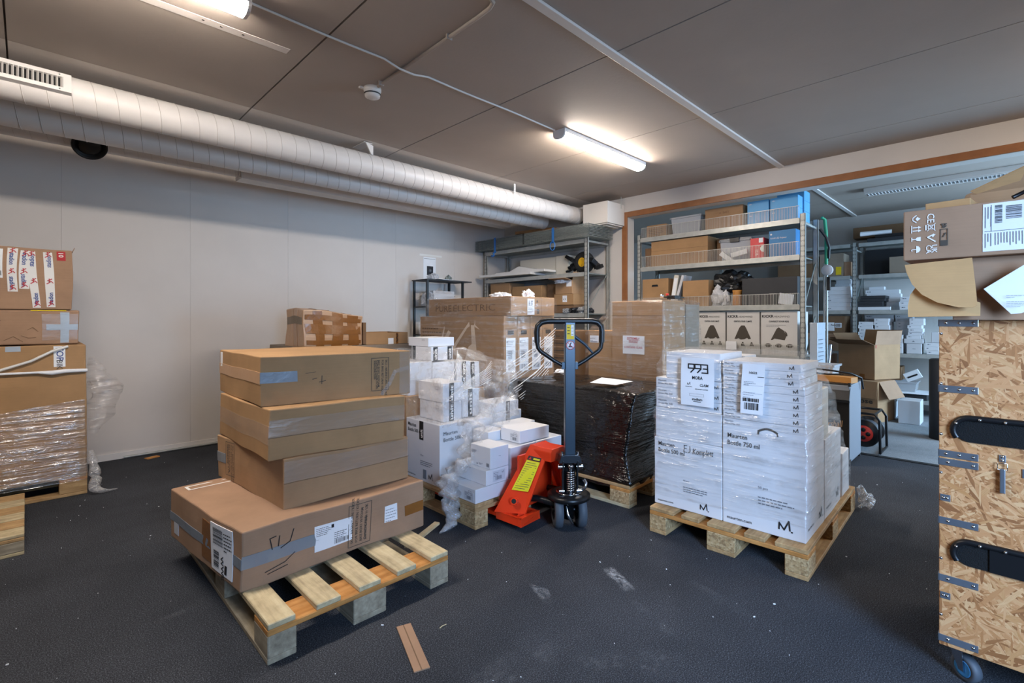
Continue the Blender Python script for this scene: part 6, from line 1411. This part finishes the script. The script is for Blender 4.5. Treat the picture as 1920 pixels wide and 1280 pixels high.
# =================================================================== cartons on the crate
cs = Carton('product_carton', 'brown carton with white handling symbols and a big white label above the crate', (2.12, -.62), .46, .868, 1.416, .166, 'kraft_pink', wob=.002, bev=.003)
D = .868
def sym(u, v, s, kind):
    if kind == 'umb': return [PL([(u, v), (u + s * .1, v + s * .28), (u + s * .35, v + s * .45), (u + s * .65, v + s * .45), (u + s * .9, v + s * .28), (u + s, v)]), LN([(u + s * .5, v), (u + s * .5, v - s * .45), (u + s * .62, v - s * .52), (u + s * .7, v - s * .42)], s * .09)]
    if kind == 'glass': return [PL([(u + s * .2, v + s * .5), (u + s * .25, v + s * .1), (u + s * .45, v - s * .1), (u + s * .55, v - s * .1), (u + s * .75, v + s * .1), (u + s * .8, v + s * .5)]), LN([(u + s * .5, v - s * .1), (u + s * .5, v - s * .45)], s * .1), LN([(u + s * .25, v - s * .48), (u + s * .75, v - s * .48)], s * .1)]
    if kind == 'arrows': return [LN([(u + s * .28, v - s * .35), (u + s * .28, v + s * .3)], s * .13), PL([(u + s * .08, v + s * .2), (u + s * .28, v + s * .55), (u + s * .48, v + s * .2)]), LN([(u + s * .74, v - s * .35), (u + s * .74, v + s * .3)], s * .13), PL([(u + s * .54, v + s * .2), (u + s * .74, v + s * .55), (u + s * .94, v + s * .2)]), LN([(u, v - s * .5), (u + s, v - s * .5)], s * .1)]
    if kind == 'hands': return [PL([(u + s * .2, v + s * .1), (u + s * .5, v + s * .45), (u + s * .8, v + s * .1), (u + s * .5, v - s * .1)]), LN([(u, v), (u + s * .3, v - s * .35), (u + s * .5, v - s * .4), (u + s * .7, v - s * .35), (u + s, v)], s * .12)]
    if kind == 'bin': return [LN([(u + s * .2, v + s * .35), (u + s * .3, v - s * .3), (u + s * .7, v - s * .3), (u + s * .8, v + s * .35), (u + s * .2, v + s * .35)], s * .08), LN([(u, v + s * .45), (u + s, v - s * .4)], s * .07), LN([(u, v - s * .4), (u + s, v + s * .45)], s * .07), B(u + s * .15, v - s * .62, s * .7, s * .16)]
    return [LN([(u, v + s * .3), (u + s * .35, v - s * .35), (u + s, v + s * .45)], s * .15), PL([(u + s * .0, v + s * .5), (u + s * .4, v + s * .2), (u + s * .1, v - .0)])]
def rot2(items, cu, cv, ang):
    c2, s2 = math.cos(R(ang)), math.sin(R(ang)); f = lambda u, v: (cu + c2 * (u - cu) - s2 * (v - cv), cv + s2 * (u - cu) + c2 * (v - cv)); out = []
    for it in items:
        if it[0] == 'P': out.append(PL([f(*p) for p in it[1]]))
        elif it[0] == 'L': out.append(LN([f(*p) for p in it[1]], it[2]))
        elif it[0] == 'B': _, u, v, w, h = it; out.append(PL([f(u, v), f(u + w, v), f(u + w, v + h), f(u, v + h)]))
    return out
it = []
for k, kd in enumerate(('hands', 'arrows', 'glass', 'umb')):
    v = .137 - k * .034; it += rot2(sym(.022, v, .024, kd), .034, v, -90)
for k, kd in enumerate(('bin', 'tick')):
    v = .105 - k * .036; it += rot2(sym(.060, v, .024, kd), .072, v, -90)
it += [T('CE', .062, .150, .026, -90, .01), T('UK', .074, .046, .020, -90, .01), T('CA', .060, .046, .020, -90, .01)]
cs.print('side', it, 'ink_white', 'handling_symbols')
cs.print('side', [LN([(.096, .042), (.113, .042), (.113, .095), (.096, .095), (.096, .042)], .002), B(.096, .042, .017, .017), LN([(.10, .10), (.11, .112), (.098, .112), (.104, .1), (.11, .105)], .003), LN([(.105, .08), (.108, .082), (.102, .07)], .003)], 'ink_soft', 'recycling_symbol')
cs.slab('side', .195, .012, .47, .160, 'paper', 'product_label', lift=.0003)
it = []
def rp(s, u, v, h, **k): return T(s, u, v, h, -90, **k)
it += barcode(.222, .098, .016, .055, 24, 3, True) + barcode(.246, .108, .034, .040, 26, 5, True)
it += [rp('SCPUR2021-00001', .285, .154, .0105, width=.074), LN([(.20, .074), (.465, .074)], .0012), LN([(.214, .074), (.214, .155)], .001)]
it += [B(.300, .076, .005, .011), B(.287, .024, .004, .005)]
cs.print('side', it, 'ink', 'label_print', lift=.0025)
it = []
rr2 = random.Random(2)
for u in [.200 + .0062 * k for k in range(3)] + [.298 + .007 * k for k in range(22)]:
    if .298 <= u <= .31: continue
    for (a, b) in ((.150, .08), (.068, .02)):
        e = a - (a - b) * rr2.uniform(.5, .95); it.append(B(u, e, .0016, a - e))
for u in [.222 + .0064 * k for k in range(11)]:
    e = .068 - .045 * rr2.uniform(.5, .95); it.append(B(u, e, .0016, .068 - e))
cs.print('side', it, 'ink_grey', 'small_print', lift=.0025)
fl_ = Carton('open_carton', 'open brown carton with hanging rounded flaps resting on the crate', (2.16, -.62), .50, .745, 1.2155, .199, 'kraft_pink', wob=.003, bev=.003)
fl_.seam('side', .19, 'v', 'ink', .004)
def round_flap(name, pts, mat, th=.004): return MB().quad(pts, th).build(name, mat, fl_.t)
O = Vector((2.16 + .25, -.62 + .3725, 1.2155))
def wp(y, z, x): return Vector((x, y, z)) - O
# large rounded flap hanging to the left
arc = [wp(.245, 1.402, 2.118), wp(.078, 1.412, 2.118)] + [wp(.068, 1.30, 2.105), wp(.066, 1.262, 2.10), wp(.075, 1.255, 2.10), wp(.11, 1.256, 2.10), wp(.16, 1.272, 2.105), wp(.20, 1.30, 2.108), wp(.225, 1.335, 2.112), wp(.24, 1.375, 2.116)]
round_flap('hanging_flap', arc, 'kraft_fresh')
arc2 = [wp(.215, 1.33, 2.135), wp(.232, 1.30, 2.13), wp(.238, 1.262, 2.128), wp(.237, 1.225, 2.128), wp(.06, 1.228, 2.135), wp(.06, 1.27, 2.14), wp(.14, 1.30, 2.14)]
round_flap('lower_flap', arc2, 'kraft_fresh')
ps = MB().quad([(2.118, .052, 1.312), (2.112, -.05, 1.392), (2.112, -.14, 1.36), (2.112, -.14, 1.30), (2.116, -.03, 1.236), (2.118, -.008, 1.234)], .0008).build('paper_sheet', 'paper'); tag(ps, 'white printed sheet hanging from the carton above the crate', 'paper')
me = bpy.data.meshes.new('print'); v2, f2 = flat(para(0, .04, .05, 2, .006, .0012, 3) + para(.0, .02, .05, 4, .005, .001, 6)); me.from_pydata([(2.1095, .002 - u, 1.255 + v) for u, v in v2], [], f2); obj('small_print', me, 'ink_grey', ps)
# opened small cartons on the top
cz = 1.583
sm1 = Carton('open_carton', 'small cardboard tray on the carton with handling symbols', (2.19, .085), .28, .115, cz, .032, 'kraft_fresh', rz=-6, wob=.002, bev=.002)
t2 = thing('open_carton', 'small brown carton with raised flaps at the top right edge', 'box', (2.42, -.15, cz + .002))
def fq(name, pts, mat): return MB().quad([Vector(q) - Vector((2.42, -.15, cz + .002)) for q in pts], .004).build(name, mat, t2)
fq('front_wall', [(2.34, .09, cz + .002), (2.34, -.40, cz + .002), (2.34, -.40, cz + .075), (2.34, .09, cz + .068)], 'kraft')
fq('left_wall', [(2.345, .09, cz + .002), (2.52, .09, cz + .002), (2.52, .09, cz + .068), (2.345, .09, cz + .068)], 'kraft')
fq('rear_wall', [(2.52, .09, cz + .002), (2.52, -.40, cz + .002), (2.52, -.40, cz + .075), (2.52, .09, cz + .068)], 'kraft')
fq('raised_flap', [(2.335, .075, cz + .070), (2.335, -.03, cz + .096), (2.30, -.05, cz + .138), (2.32, .09, cz + .078)], 'kraft_fresh')
fq('raised_flap', [(2.52, .12, cz + .075), (2.53, .11, cz + .105), (2.55, -.02, cz + .165), (2.55, -.25, cz + .24), (2.52, -.25, cz + .08)], 'kraft')
tag(MB().tube([(2.17, -.012, cz + .012), (2.18, -.04, cz + .028), (2.16, -.07, cz + .03), (2.18, -.11, cz + .02), (2.17, -.15, cz + .02)], .006, 8).build('black_cable', 'black_plastic'), 'black cable on top of the carton with handling symbols', 'cable')
